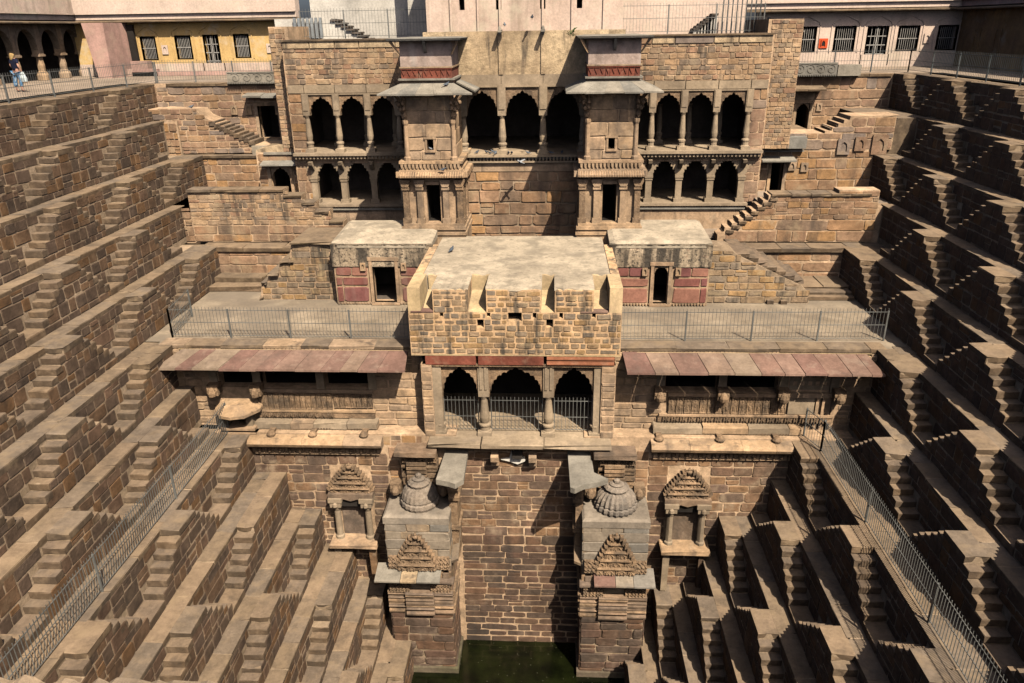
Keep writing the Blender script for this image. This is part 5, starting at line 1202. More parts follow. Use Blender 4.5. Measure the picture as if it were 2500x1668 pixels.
def shrine(side):
    L_ = side == 'L'; c = -5.57 if L_ else 2.75; r_ = random.Random(80+L_)
    T = thing('shrine_tower', ('left' if L_ else 'right')+' carved shrine tower rising from the water, crowned by a '+('smooth worn dome' if L_ else 'crisply ribbed dome'), 'shrine tower', (c, 26.5, -24.4))
    YF = 25.9; xl, xr = c-1.4, c+1.35
    # masonry base
    mb = MB(); mb.box(xl+.03, xr-.03, YF+.05, 27.85, -24.6, -19.2); part('base_core', mb, 'mortar', T)
    front_masonry(T, YF+.05, xl, xr, -24.3, -20.95, (.34, .5), 'deep', 120+L_, cw=(.6, 1.5), depth=.07)
    side_masonry(T, xr if L_ else xl, YF, 27.8, -24.3, -19.6, (.3, .45), 'deep', 122, 1 if L_ else -1, cw=(.4, .9))
    side_masonry(T, xl if L_ else xr, YF, 27.8, -24.3, -19.6, (.3, .45), 'deep', 123, -1 if L_ else 1, cw=(.4, .9))
    mb = MB(); mb.box(xl-.12, xr+.12, YF-.12, 27.8, -24.5, -24.05); part('foot', mb, 'damp', T)
    # stacked mouldings, stepped in three planes
    zz = -20.95; prof_ = [(.22, .12), (.09, .02), (.12, .16), (.10, .06), (.28, .10), (.10, .18), (.08, .05), (.16, .14), (.10, .20)]
    for i, (hh, o_) in enumerate(prof_):
        for j, (fa, fb, off) in enumerate(((0, .27, 0), (.27, .72, .22), (.72, 1, .06))):
            a = xl+(xr-xl)*fa; b_ = xl+(xr-xl)*fb; mb = MB(); oo = o_*.6+off*.75-.02
            mb.poly([(YF+.3, zz), (YF-oo*1.0, zz+.02), (YF-oo-.02, zz+hh*.5), (YF-oo+.02, zz+hh-.025), (YF+.3, zz+hh-.015)], 'x', a-(.05 if fa == 0 else -.004), b_+(.05 if fb == 1 else -.004)); part('moulding', mb, 'darkbuff' if (i+j) % 4 else 'carved', T)
        mb = MB(); mb.box(xr if L_ else xl, (xr if L_ else xl)+(o_*.6+.02)*(1 if L_ else -1), YF, 27.75, zz, zz+hh-.02); part('side_moulding', mb, 'carved', T)
        zz += hh
    zt = -18.75
    # small niche stage with carved blocks either side
    mb = MB(); wall_cells(mb, xl, xr, zz-.02, zt, YF+.0, YF+.3, [(c-.42, c+.42, zz, zt-.02)]); mb.box(xl, xr, YF+.7, 27.8, zz-.02, zt); mb.box(xl, xl+.2, YF+.3, YF+.7, zz, zt); mb.box(xr-.2, xr, YF+.3, YF+.7, zz, zt); part('niche_stage', mb, 'carved', T)
    slab('niche_floor', 'darkbuff', T, c-.5, c+.5, YF-.2, YF+.7, zz+.02, .12, r_)
    mb = MB(); mb.box(c-.3, c+.3, YF+.62, YF+.7, zt-.5, zt-.05)
    for q in range(5): mb.lathe((c-.24+q*.12, YF+.6, zt-.42), [(.02, 0), (.06, .06), (.05, .24), (.02, .34)], 6)
    part('niche_relief', mb, 'carved', T)
    for s_ in (-1, 1):
        for q in range(3):
            x = c+s_*(.6+q*.29); relief('carved_block', T, x-.135, x+.135, zz+.02, zz+.6, YF-.02, lambda X, Z: .12+.045*math.sin(X*44)*math.cos(Z*40)+.04*(Z % .19 > .14), 'carved', 12, 20, None, .02, q)
        slab('cornice_slab', 'darkbuff', T, *sorted((c+s_*.5, c+s_*1.48)), YF-.28, YF+.1, zz+.68, .12, r_)
        mb = MB(); mb.box(*sorted((c+s_*.5, c+s_*.72)), YF-.1, YF+.1, zz+.7, zt); mb.box(*sorted((c+s_*1.0, c+s_*1.25)), YF-.06, YF+.1, zz+.7, zt); part('pilaster', mb, 'darkbuff', T)
    # eave slabs
    xs = [xl-.45, c-.75, c-.05, c+.95] if L_ else [c-.9, c-.0, c+.75, xr+.3]
    for i, (a, b_) in enumerate(zip(xs[:-1], xs[1:])):
        mb = MB(); j = r_.uniform(-.02, .02)
        mb.poly([(YF+.3, zt+.12), (YF+.3, zt+.22), (YF-.62, zt-.02+j), (YF-.62, zt-.09+j)], 'x', a+.01, b_-.01); part('eave_slab', mb, ('grey', 'plaster', 'grey')[i] if L_ else ('rosy', 'greyfront', 'greyfront')[i], T)
    mb = MB(); mb.box(xl, xr, YF+.1, 27.8, zt, zt+.2); part('string_course', mb, 'darkbuff', T)
    # square block above
    zb = -16.0; y2 = YF+.12
    mb = MB(); mb.box(xl+.02, xr-.02, y2+.03, 27.85, zt+.15, zb-.04); part('block_core', mb, 'mortar', T)
    front_masonry(T, y2+.03, xl+.02, xr-.02, zt+.2, zb-.35, (.4, .55), 'greyfront', 126+L_, cw=(.6, 1.4), joint=.02, depth=.05)
    side_masonry(T, xr-.02 if L_ else xl+.02, y2, 27.8, zt+.2, zb-.35, (.4, .55), 'greyfront', 128, 1 if L_ else -1, cw=(.6, 1.), joint=.02)
    mb = MB()
    vs = [(xl-.02, y2-.03, zb-.36), (xr+.02, y2-.03, zb-.36), (xr+.02, 27.8, zb-.36), (xl-.02, 27.8, zb-.36), (xl-.02, y2-.03, zb-.06), (xr+.02, y2-.03, zb-.06), (xr+.02, 27.8, zb-.02), (xl-.02, 27.8, zb-.02), (xl+.08, y2+.1, zb+.02), (xr-.08, y2+.1, zb+.02), (xr-.08, 27.8, zb+.05), (xl+.08, 27.8, zb+.05)]
    mb.add(vs, [(0, 1, 5, 4), (1, 2, 6, 5), (3, 0, 4, 7), (4, 5, 9, 8), (5, 6, 10, 9), (7, 4, 8, 11), (8, 9, 10, 11), (3, 2, 1, 0)]); part('top_slab', mb, 'greyfront', T)
    pediment(T, c-.08 if L_ else c+.0, zt+.2, 1.65, 1.65 if L_ else 1.85, y2, r_, 'carved', .34)
    for s_ in (-1, 1):
        mb = MB(); cx = c+s_*1.02
        relief('side_relief', T, cx-.28, cx+.28, zt+.2, zt+.78, y2-.02, lambda x, z: .16+.05*math.sin(x*38)*math.sin(z*31)+.05*(z % .2 > .15)-.1*(z > .5)*abs(x)*3, 'carved', 18, 18, None, .02, 5)
    fluted_dome(T, c+.02, 27.0, zb+.02, .84 if L_ else .92, 1.25 if L_ else 1.15, 1, L_)
    # pilaster behind the dome
    mb = MB(); mb.box(c-.72, c+.78, 27.35, 27.85, -15.3, -13.75)
    for i, (z0, z1, o_) in enumerate([(-14.25, -14.1, .06), (-14.42, -14.32, .1), (-14.62, -14.5, .05), (-14.9, -14.72, .09), (-15.15, -15.0, .04)]):
        mb.box(c-.5, c+.35, 27.3-o_-.1, 27.5, z0, z1); mb.box(c+.35, c+.8, 27.35-o_, 27.5, z0, z1); mb.box(c-.75, c-.5, 27.4-o_, 27.5, z0, z1)
    part('moulded_pilaster', mb, 'carved', T)
    for q in range(5):
        x = c-.55+q*.3; relief('figure_relief', T, x-.13, x+.13, -14.1, -13.72, 27.3, lambda X, Z: .05+.09*figure(X, Z, .26, .38, q), 'carved', 12, 16, None, .008, q)
    slab('capping_slab', 'darkbuff', T, c-.95, c+.8, 26.95, 27.9, -13.5, .2, r_)
    # corbel animals beside the dome
    for s_ in (-1, 1):
        bosshead(T, c+s_*(1.05 if s_ < 0 else 1.0), 27.55, -15.45, .42)
    # inner side: carved jamb under the big slab
    xx = -3.98 if L_ else 1.12; s_ = 1 if L_ else -1
    mb = MB()
    for z0, z1, o_ in ((-16.9, -15.6, .0), (-15.6, -15.45, .12), (-15.45, -15.1, .02), (-15.1, -14.95, .15), (-18.6, -17.1, .0), (-17.1, -16.9, .1)):
        mb.box(*sorted((xx-s_*.28-.02, xx+s_*(.05+o_))), 26.75-o_, 27.85, z0, z1)
    part('carved_jamb', mb, 'carved', T)
    mb = MB(); vs = [(xr if L_ else xl, 26.1, -18.3), ((xr if L_ else xl)+s_*.32, 26.1, -18.15), ((xr if L_ else xl)+s_*.32, 27.6, -17.4), (xr if L_ else xl, 27.6, -17.5)]
    mb.add(vs+[(x, y, z-.12) for x, y, z in vs], [(0, 1, 2, 3), (3, 2, 1, 0), (4, 7, 6, 5), (0, 4, 5, 1), (1, 5, 6, 2), (2, 6, 7, 3), (3, 7, 4, 0)]); part('leaning_slab', mb, 'slab', T)
    return T
M['greyfront'] = mat('grey stained block', [(.31,.255,.20), (.26,.23,.195), (.35,.28,.21), (.40,.29,.19)], namt=.25, bump=.4, streak=((.15,.135,.125), .9, .5, .7, .6))
M['damp'] = mat('damp footing', [(.20,.15,.11), (.12,.11,.06)], rand=False, namt=.35, bump=.5)
shrine('L'); shrine('R')
# cantilevered slabs over the recess
for lab, pts in (('grey cantilevered slab jutting over the recess beside the left dome', [(-4.45, 27.9), (-3.5, 27.9), (-3.45, 25.55), (-3.75, 25.2), (-4.05, 25.35), (-4.55, 25.5)]),
                 ('grey cantilevered slab jutting over the recess beside the right dome, with a ragged broken edge', [(.72, 27.9), (1.68, 27.9), (1.75, 26.2), (2.3, 25.75), (1.9, 25.5), (1.3, 25.3), (.95, 25.0), (.78, 25.1)])):
    T = thing('cantilever_slab', lab, 'stone slab', (pts[0][0], 27.8, -13.8), 'cantilevered slabs')
    mb = MB(); mb.poly(pts, 'z', -14.05, -13.82); part('slab', mb, 'grey', T)
# spout holes in the centre wall
T = thing('water_spout', 'small dark outlet with two stone brackets under the balcony floor, streaked white below', 'spout', (-1.5, 27.7, -13.9))
for x in (-2.35, -.75):
    mb = MB(); mb.poly([(27.85, -13.75), (27.25, -13.85), (27.3, -14.1), (27.55, -14.2), (27.6, -14.45), (27.85, -14.6)], 'x', x-.16, x+.16); part('bracket', mb, 'buff', T)
mb = MB(); mb.box(-1.62, -1.18, 27.5, 27.84, -14.05, -13.6); part('outlet', mb, 'void', T)
mb = MB(); mb.poly([(-2.1, -14.2), (-1.75, -14.15), (-1.62, -13.7), (-1.58, -14.05), (-1.1, -14.1), (-1.05, -14.25), (-1.4, -14.42), (-1.7, -14.3)], 'y', 27.68, 27.86); part('lime_crust', mb, 'white', T)

def aedicule(lab, c, zoff, fl):
    T = thing('wall_niche', lab, 'niche', (c, 27.5, -20.5), 'carved niches on the lower wall'); r_ = random.Random(int(c*10)); Y = 27.75
    pediment(T, c, -15.85+zoff, 1.8, 1.2, Y, r_, 'carved', .34)
    mb = MB(); mb.poly([(c-.98, -16.05+zoff), (c-.98, -15.85+zoff), (c+.98, -15.85+zoff), (c+.98, -16.05+zoff), (c+.55, -16.22+zoff), (c+.3, -16.1+zoff), (c, -16.2+zoff), (c-.3, -16.1+zoff), (c-.55, -16.22+zoff)], 'y', Y-.42, Y+.1); part('lintel', mb, 'darkbuff', T)
    for s_ in (-1, 1):
        mb = MB(); x = c+s_*.68; mb.lathe((x, Y-.25, -18.2+zoff), [(.2, 0), (.2, .12), (.15, .18), (.14, 1.45), (.2, 1.6), (.2, 1.75)], 12, flute=.1 if c > 0 else 0); mb.box(x-.24, x+.24, Y-.48, Y, -16.5+zoff, -16.25+zoff); mb.box(x-.3, x+.3, Y-.52, Y, -16.25+zoff, -16.05+zoff); mb.lathe((x, Y-.5, -16.5+zoff), [(.02, 0), (.12, .08), (.1, .2), (.02, .28)], 8); part('column', mb, 'pillar', T)
    mb = MB(); mb.box(c-.55, c+.55, Y+.0, Y+.08, -18.2+zoff, -16.1+zoff); part('recess_back', mb, 'darkbuff', T)
    mb = MB(); mb.box(c-.45, c+.45, Y-.28, Y+.02, -16.55+zoff, -16.2+zoff); part('recess_top', mb, 'void', T)
    slab('shelf', 'buff', T, c-1.05, c+1.05, Y-.85, Y+.15, -18.2+zoff, .2, r_)
    for s_ in (-1, 1):
        mb = MB(); x = c+s_*.78; k = -s_*.0
        mb.add([(x-.13+(.12 if s_ < 0 and c < 0 else 0), Y-.5, -20.6+zoff), (x+.13+(.14 if s_ < 0 and c < 0 else 0), Y-.5, -20.6+zoff), (x+.13+(.14 if s_ < 0 and c < 0 else 0), Y-.2, -20.6+zoff), (x-.13+(.12 if s_ < 0 and c < 0 else 0), Y-.2, -20.6+zoff), (x-.15, Y-.6, -18.5+zoff), (x+.15, Y-.6, -18.5+zoff), (x+.15, Y-.25, -18.5+zoff), (x-.15, Y-.25, -18.5+zoff)], [(3, 2, 1, 0), (4, 5, 6, 7), (0, 1, 5, 4), (1, 2, 6, 5), (2, 3, 7, 6), (3, 0, 4, 7)])
        mb.box(x-.2, x+.2, Y-.7, Y-.1, -18.5+zoff, -18.4+zoff); part('prop', mb, 'pillar' if s_ < 0 else 'deepwarm', T)
aedicule('left carved niche with a tiered gable, two plain columns and a shelf on leaning props', -8.68, 0, 0)
aedicule('right carved niche with a tiered gable, two fluted columns and a shelf on straight props', 5.85, 0, 0)

# ------------------------------------------------------------------ railings
def railing(lab, p, q, z, n_, hgt=1.4, m_='metal', gap=.15, **k):
    T = thing('railing', lab, 'railing', ((p[0]+q[0])/2, (p[1]+q[1])/2, z)); rails(T, p, q, z, hgt, [i/n_ for i in range(n_+1)], gap, m_, **k); return T
railing('long railing along the walk on the sunlit left side, level with the balcony', (-13.8, 8), (-13.8, 27.9), -13.16, 4, 1.35, gap=.14, bar_r=.012)
railing('long railing along the walk on the shaded right side, level with the balcony', (10.85, 8), (10.85, 27.0), -13.16, 4, 1.35, 'metal', gap=.14, bar_r=.012)
railing('short return of the railing beside the right verandah doorway', (10.85, 27.0), (10.5, 28.1), -13.16, 1, 1.3)
railing('railing along the edge of the left roof terrace', (-16.35, 29.5), (-5.9, 29.4), -9.4, 4, 1.25, gap=.15, spike=.14, bar_r=.009)
railing('short railing at the left end of the left roof terrace', (-16.35, 29.5), (-16.6, 32.0), -9.4, 1, 1.25, gap=.16, bar_r=.009)
railing('railing along the edge of the right roof terrace', (2.85, 29.4), (13.7, 29.6), -9.4, 4, 1.25, gap=.15, spike=.16, bar_r=.009)
railing('upper railing along the left edge of the well, beside the walking woman', (-24.0, 14), (-23.55, 46.3), .02, 10, 1.1, gap=.16)
railing('upper railing across the back left, in front of the yellow palace wall', (-23.5, 46.4), (-14.2, 46.4), .02, 4, 1.1, gap=.16)
railing('dark upper railing along the right edge of the well', (21.1, 14), (20.9, 48.4), .02, 12, 1.15, 'darkmetal', gap=.16)
railing('dark upper railing across the back right, in front of the pink palace wall', (20.9, 48.4), (12.3, 48.6), .02, 4, 1.15, 'darkmetal', gap=.16)
railing('railing on top of the left wing, below the white stair', (-13.6, 43.6), (-6.4, 43.3), 2.34, 3, 1.35, gap=.17)
railing('railing on top of the right wing, below the pink wall', (3.5, 43.2), (11.0, 43.6), 2.34, 3, 1.35, gap=.17)

# carved slabs standing at the edge of the back wall
for lab, u0, u1, v1, y, a in (('grey carved slab standing on edge left of the pavilion', 556, 678, 205, 45.35, 0), ('grey carved slab with a scroll pattern standing right of the pavilion', 1932, 2046, 187, 46.9, 1)):
    p0 = sv(u0, v1, y=y); p1 = sv(u1, v1, y=y); hh = sv(u0, 176 if not a else 154, y=y).z-p0.z
    T = thing('carved_parapet_slab', lab, 'carved slab', ((p0.x+p1.x)/2, y, p0.z), 'carved edge slabs')
    mb = MB(); mb.box(p0.x, p1.x-(0 if a == 0 else .1), y, y+.25, p0.z, p0.z+hh); part('slab', mb, 'grey', T)
    mb = MB(); n_ = 4; wd = (p1.x-p0.x-.3)/n_
    for i in range(n_):
        c = p0.x+.15+(i+.5)*wd
        for k in range(14):
            an = k*.62; rr_ = .06+.03*k*.6; an2 = an+.62; rr2 = rr_+.018
            mb.tube((c+rr_*math.cos(an), y-.01, p0.z+hh*.5+rr_*math.sin(an)*.9), (c+rr2*math.cos(an2), y-.01, p0.z+hh*.5+rr2*math.sin(an2)*.9), .022, 4)
    mb.box(p0.x+.05, p1.x-.15, y-.03, y, p0.z+hh*.9, p0.z+hh*.95); part('scroll_relief', mb, 'grey', T, kind='stuff')
    dentils('bead_row', T, p0.x, p1.x-.1, y, p0.z-.02, p0.z+.08, .1, .08, 'grey', .6)
    if a: slab('broken_slab', 'grey', T, p1.x-.05, p1.x+1.25, y, y+.25, p0.z+hh*.85, hh*.85)

# ------------------------------------------------------------------ palace ranges behind the well
def barred_window(T, x0, x1, z0, z1, y, door=False):
    f_ = part('window_frame' if not door else 'door_frame', MB().box(x0-.08, x0, y-.05, y+.12, z0-.08, z1+.08).box(x1, x1+.08, y-.05, y+.12, z0-.08, z1+.08).box(x0, x1, y-.05, y+.12, z1, z1+.08).box(x0, x1, y-.05, y+.12, z0-.08, z0), 'windowframe', T)
    mb = MB(); n_ = 9 if not door else 5
    for i in range(1, n_): x = x0+(x1-x0)*i/n_; mb.box(x-.012, x+.012, y+.02, y+.05, z0, z1)
    if door:
        mb.box((x0+x1)/2-.03, (x0+x1)/2+.03, y, y+.06, z0, z1)
    for k in ((.5,) if not door else (.28, .52, .76)): zz = z0+(z1-z0)*k; mb.box(x0, x1, y-.0, y+.06, zz-.025, zz+.025)
    part('bars', mb, 'windowframe', f_)
def palace(lab, x0, x1, y, holes, m_, seed):
    T = thing('palace_range', lab, 'palace', ((x0+x1)/2, y, 0)); zt = 3.45
    mb = MB(); wall_cells(mb, x0, x1, -.1, zt, y, y+.5, [h_[:4] for h_ in holes]); part('wall', mb, m_, T)
    mb = MB(); mb.box(x0, x1, y-.04, y, -.1, .75); part('dado', mb, 'pinkstain' if m_ == 'yellow' else 'pink', T)
    for h_ in holes:
        chamber(T, h_[0], h_[1], y+.5, y+1.5, h_[2], h_[3], th=.05)
        barred_window(T, *h_[:4], y+.05, h_[4])
        c = (h_[0]+h_[1])/2; w_ = (h_[1]-h_[0])/2+.28; zb = h_[3]+.1; mb = MB()
        ar = [(c-w_, zb), (c-w_*.85, zb+.25), (c-w_*.4, zb+.42), (c, zb+.6), (c+w_*.4, zb+.42), (c+w_*.85, zb+.25), (c+w_, zb)]
        for (a, za), (b_, zb_) in zip(ar[:-1], ar[1:]): mb.tube((a, y-.02, za), (b_, y-.02, zb_), .035, 5)
        mb.box(c-w_-.03, c-w_+.04, y-.04, y, h_[2]-.1, zb); mb.box(c+w_-.04, c+w_+.03, y-.04, y, h_[2]-.1, zb); part('arch_moulding', mb, m_, T)
    # eave, cornice and upper wall
    xx = x0-1.0; r_ = random.Random(seed)
    while xx < x1:
        w_ = r_.uniform(1.2, 1.9); xe = min(xx+w_, x1+.2); mb = MB()
        mb.poly([(y+.1, zt+.05), (y+.1, zt+.16), (y-.68, zt-.02+.07), (y-.68, zt-.02)], 'x', xx+.008, xe-.008); part('eave_slab', mb, 'slab', T); xx = xe
    mb = MB(); mb.box(x0-1, x1, y-.35, y+.6, zt+.16, zt+.5); mb.box(x0-1, x1, y-.5, y+.6, zt+.5, zt+.58); mb.box(x0-1, x1, y-.3, y+.6, zt+.58, zt+2.2); part('parapet', mb, 'pink', T)
    return T
TP = palace('left palace range, yellow plaster above a pink dado with barred windows and a grilled door', -33.2, -17.3, 55, [(-28.5, -27.55, 1.05, 2.45, False), (-26.05, -25.05, 1.08, 2.48, False), (-24.05, -23.1, .25, 2.5, True), (-21.9, -20.95, 1.12, 2.52, False)], 'yellow', 201)
for x in (-29.8, -26.9, -19.5): niche(TP, x, 1.45, .22, .4, 55, 'pink')
TP2 = palace('right palace range, pale pink plaster with barred windows and a grilled door', 13.4, 27.2, 55, [(16.1, 17.35, 1.0, 2.45, False), (18.65, 19.9, 1.0, 2.45, False), (20.75, 22.0, .15, 2.42, True), (22.75, 24.0, 1.0, 2.42, False), (25.3, 26.45, 1.02, 2.42, False)], 'pink', 202)
niche(TP2, 24.6, 1.5, .22, .4, 55, 'pink')
T = thing('wall_shrine', 'small vermilion square painted on the pink wall between two barred windows', 'wall shrine', (17.9, 54.9, 1.5))
mb = MB(); mb.box(17.62, 18.2, 54.93, 55.0, 1.18, 1.78); part('painted_panel', mb, 'orangepaint', T)
mb = MB(); mb.curtain([(17.8, 1.5), (17.84, 1.6), (17.91, 1.66), (17.98, 1.6), (18.02, 1.5)], 1.7, 54.88, 54.93); mb.box(17.76, 17.8, 54.88, 54.93, 1.34, 1.7); mb.box(18.02, 18.06, 54.88, 54.93, 1.34, 1.7); part('niche_frame', mb, 'orangepaint', T)
mb = MB(); mb.box(17.8, 18.02, 54.915, 54.935, 1.34, 1.6); part('niche_shadow', mb, 'void', T)

def left_range():
    X = -33.0; T = thing('colonnade', 'long arcaded gallery with dark arches along the left side, behind the woman', 'colonnade', (X, 45, 0)); r_ = random.Random(5)
    zt = 3.45; ys = [55.4-2.38*i for i in range(13)][::-1]; ye0 = ys[0]
    mb = MB(); mb.box(X-4, X-3.8, ye0, 80, -.1, zt); mb.box(X-4, X, 56, 56.2, -.1, zt); mb.box(X-4, X, ye0-.2, ye0, -.1, zt); part('rear_wall', mb, 'inner', T)
    mb = MB(); mb.box(X-4, X-.02, ye0, 56, zt-.2, zt+.1); part('ceiling', mb, 'inner', T)
    for i, (a, b_) in enumerate(zip(ys[:-1], ys[1:])):
        m2 = MB(); m2.curtain(cusp(a+.24, b_-.24, 1.62, 3.02, 1, .0, 14, .75), zt, 0, 1)
        vs = [(X-.45*v[1], v[0], v[2]) for v in m2.v]; m3 = MB(); m3.add(vs, m2.f); part('arch', m3, 'rubbleplaster', T)
    for y in ys:
        mb = MB(); mb.box(X-.45, X+.01, y-.25, y+.25, 1.55, zt); mb.box(X-.5, X+.06, y-.31, y+.31, 1.44, 1.56); part('impost', mb, 'buff', T)
        mb = MB(); mb.lathe((X-.22, y, 0), [(.40, 0), (.40, .3), (.32, .42), (.22, .55), (.24, .9), (.19, 1.3), (.27, 1.46)], 8); part('column', mb, 'buff', T)
    yy = 24.
    while yy < 55.4:
        w_ = r_.uniform(1.2, 1.9); mb = MB(); ye = min(yy+w_, 55.4); mb.poly([(X-.1, zt+.02), (X-.1, zt+.14), (X+.75, zt+.02), (X+.75, zt-.05)], 'y', yy+.008, ye-.008); part('eave_slab', mb, 'slab', T); yy = ye
    mb = MB(); mb.box(X-4, X+.35, 24, 55, zt+.16, zt+.5); mb.box(X-4, X+.5, 24, 55.2, zt+.5, zt+.58); mb.box(X-4, X+.3, 24, 55.3, zt+.58, zt+2.2); part('parapet', mb, 'pinkstain', T)
    T2 = thing('corner_pier', 'deep pink plastered pier between the arcaded gallery and the yellow wall', 'pier', (-30, 52, 0))
    mb = MB(); mb.add([(-30.75, 52, 3.4), (-29.3, 52, 3.4), (-29.35, 52, -.05), (-30.3, 52, -.05), (-31.9, 55, 3.4), (-29.3, 55, 3.4), (-29.3, 55, -.05), (-31.9, 55, -.05)], [(0, 3, 2, 1), (4, 5, 6, 7), (0, 1, 5, 4), (1, 2, 6, 5), (2, 3, 7, 6), (3, 0, 4, 7)]); part('pier_body', mb, 'pinkdeep', T2)
    mb = MB(); mb.box(-29.25, -28.8, 54.7, 54.95, 1.0, 3.3); part('dark_recess', mb, 'void', T2)
    mb = MB(); mb.box(-29.2, -28.0, 54.3, 55, 0, .95); mb.box(-29.4, -27.2, 53.9, 54.3, 0, .45); part('plinth_bench', mb, 'pinkdeep', T2)
M['rubbleplaster'] = mat('rubble arch face', [(.34,.25,.17), (.28,.21,.15)], rand=False, nscale=5, namt=.35, bump=.8)
left_range()
def right_range():
    X = 26.6; T = thing('palace_range', 'shaded ochre side wall with a barred window at the upper right edge', 'palace', (X, 45, 0)); r_ = random.Random(6); zt = 3.45
    hs = [(45.6, 47.3, .3, 2.75)]
    mb = MB()
    for a, b_, c, d_ in ((18, 45.6, 0, zt), (47.3, 55, 0, zt), (45.6, 47.3, 0, .3), (45.6, 47.3, 2.75, zt)): mb.box(X, X+.5, a, b_, c-.05, d_)
    part('wall', mb, 'ochre', T)
    mb = MB(); mb.box(X+.45, X+.6, 45.2, 47.8, 0, 3); part('dark_room', mb, 'void', T)
    mb = MB()
    for i in range(9): y = 45.6+1.7*i/8; mb.box(X+.1, X+.14, y-.015, y+.015, .3, 2.75)
    for z in (.9, 1.55, 2.2): mb.box(X+.09, X+.15, 45.6, 47.3, z-.03, z+.03)
    part('bars', mb, 'windowframe', T)
    for y in (50.2, 52.6):
        mb = MB(); mb.box(X-.05, X, y-.35, y-.28, 1, 2.2); mb.box(X-.05, X, y+.28, y+.35, 1, 2.2); mb.box(X-.05, X, y-.35, y+.35, 2.2, 2.28); mb.box(X-.08, X, y-.4, y+.4, .92, 1); part('blind_niche', mb, 'ochre', T)
    yy = 18.
    while yy < 55:
        w_ = r_.uniform(1.2, 1.9); mb = MB(); ye = min(yy+w_, 55); mb.poly([(X+.1, zt+.05), (X+.1, zt+.16), (X-.75, zt+.02), (X-.75, zt-.05)], 'y', yy+.008, ye-.008); part('eave_slab', mb, 'slab', T); yy = ye
    mb = MB(); mb.box(X-.35, X+2, 18, 55, zt+.16, zt+.5); mb.box(X-.5, X+2, 18, 55.2, zt+.5, zt+.58); mb.box(X-.3, X+2, 18, 55.3, zt+.58, zt+2.2); part('parapet', mb, 'pinkdeep', T)
M['ochre'] = mat('dingy ochre plaster', [(.40,.24,.11), (.30,.18,.10)], rand=False, nscale=1.6, namt=.25, bump=.3, stain=((.42,.32,.24), 1., .55, .7, .6), streak=((.15,.09,.06), .9, .5, .68, .6))
right_range()
# long low step in front of the left range
T = thing('stone_bench', 'long low rendered step at the foot of the yellow palace wall', 'bench', (-25, 54, 0)); mb = MB(); mb.box(-29, -19, 53.9, 54.9, 0, .25); part('step_block', mb, 'pinkdeep', T)

# tall pink building over the centre and its two recessed flanks
T = thing('palace_block', 'tall pale pink block rising behind the centre of the pavilion', 'palace', (-1.4, 39.5, 2.5))
hs = [(sv(u, 9, y=39.3).x-.13, sv(u, 9, y=39.3).x+.13, 3.55, 4.1) for u in (1127, 1217, 1325, 1415)]
mb = MB(); wall_cells(mb, -6.1, 3.3, 2.55, 8, 39.35, 39.8, hs); mb.box(-6.1, -5.7, 39.8, 46, 2.4, 8); mb.box(2.9, 3.3, 39.8, 46, 2.4, 8); part('wall', mb, 'pinkstain', T)
mb = MB(); mb.box(-6, 3.2, 39.95, 40.1, 3.2, 5); part('slot_backs', mb, 'void', T)
for x in (-4.9, -3.6, -2.55, -.5, .9, 2.4): mb = MB(); mb.box(x-.05, x+.05, 39.27, 39.35, 2.6, 8); part('pilaster_strip', mb, 'pinkstain', T)
mb = MB(); nx = 40; vs = []; r_ = random.Random(12)
top = [(-6.1+9.4*i/nx, 2.62+r_.uniform(-.06, .06)) for i in range(nx+1)]
mb.curtain([(x, 2.4) for x, z in top], 2.58, 38.75, 39.4); part('plaster_edge', mb, 'plaster', T)
T = thing('palace_block', 'recessed cream wall with a stair silhouette, left of the tall block', 'palace', (-9, 47, 2.3))
mb = MB(); mb.box(-14.0, -6.1, 47.0, 47.6, 2.2, 8); mb.box(-8.0, -6.1, 45.2, 47, 2.3, 8); part('wall', mb, 'white', T)
mb = MB()
a0 = sv(815, 50, y=45.3); a1 = sv(893, 95, y=45.3); n_ = 6
for i in range(n_): mb.box(a0.x+(a1.x-a0.x)*i/n_, a0.x+(a1.x-a0.x)*(i+1)/n_+.02, 44.8, 46, 2.32, a0.z+(a1.z-a0.z)*(i+.2)/n_)
mb.box(a0.x-3.2, a0.x, 44.8, 46, 2.32, a0.z+.1); part('white_stair', mb, 'white', T)
for i in range(n_+1):
    x = a0.x+(a1.x-a0.x)*i/n_; z = a0.z+(a1.z-a0.z)*(i+.2)/n_; slab('step', 'inner', T, x-.06, x+.4, 44.7, 45.9, z+.08, .1, rnd)
for i in range(7): mb = MB(); mb.box(a0.x-2.1+i*.24, a0.x-1.96+i*.24, 44.6, 44.72, 2.35, 3.4); part('door_plank', mb, 'wood', T)
T = thing('palace_block', 'recessed pink wall with a tall dark doorway, right of the tall block', 'palace', (7, 45, 2.3))
dx = sv(1475, 60, y=44.6).x; dx2 = sv(1505, 60, y=44.6).x
mb = MB(); wall_cells(mb, 3.3, 10.3, 2.2, 8, 44.6, 45, [(dx, dx2, 2.35, 5.2)]); part('wall', mb, 'pink', T); chamber(T, dx, dx2, 45, 46.5, 2.35, 5.2)
a0 = sv(1745, 38, y=44.2); a1 = sv(1690, 80, y=44.2)
for i in range(7):
    x = a1.x+(a0.x-a1.x)*i/7; z = a1.z+(a0.z-a1.z)*i/7; mb = MB(); mb.box(x, x+.25, 43.9, 44.6, 2.3, z+.15); part('stair_block', mb, 'white', T); slab('step', 'inner', T, x-.04, x+.3, 43.85, 44.6, z+.22, .1, rnd)
for i in range(9): mb = MB(); x = a0.x+.3+i*.24; mb.box(x, x+.05, 43.7, 43.76, 2.35, 4.1); part('gate_bar', mb, 'darkmetal', T)
M['_'] = None
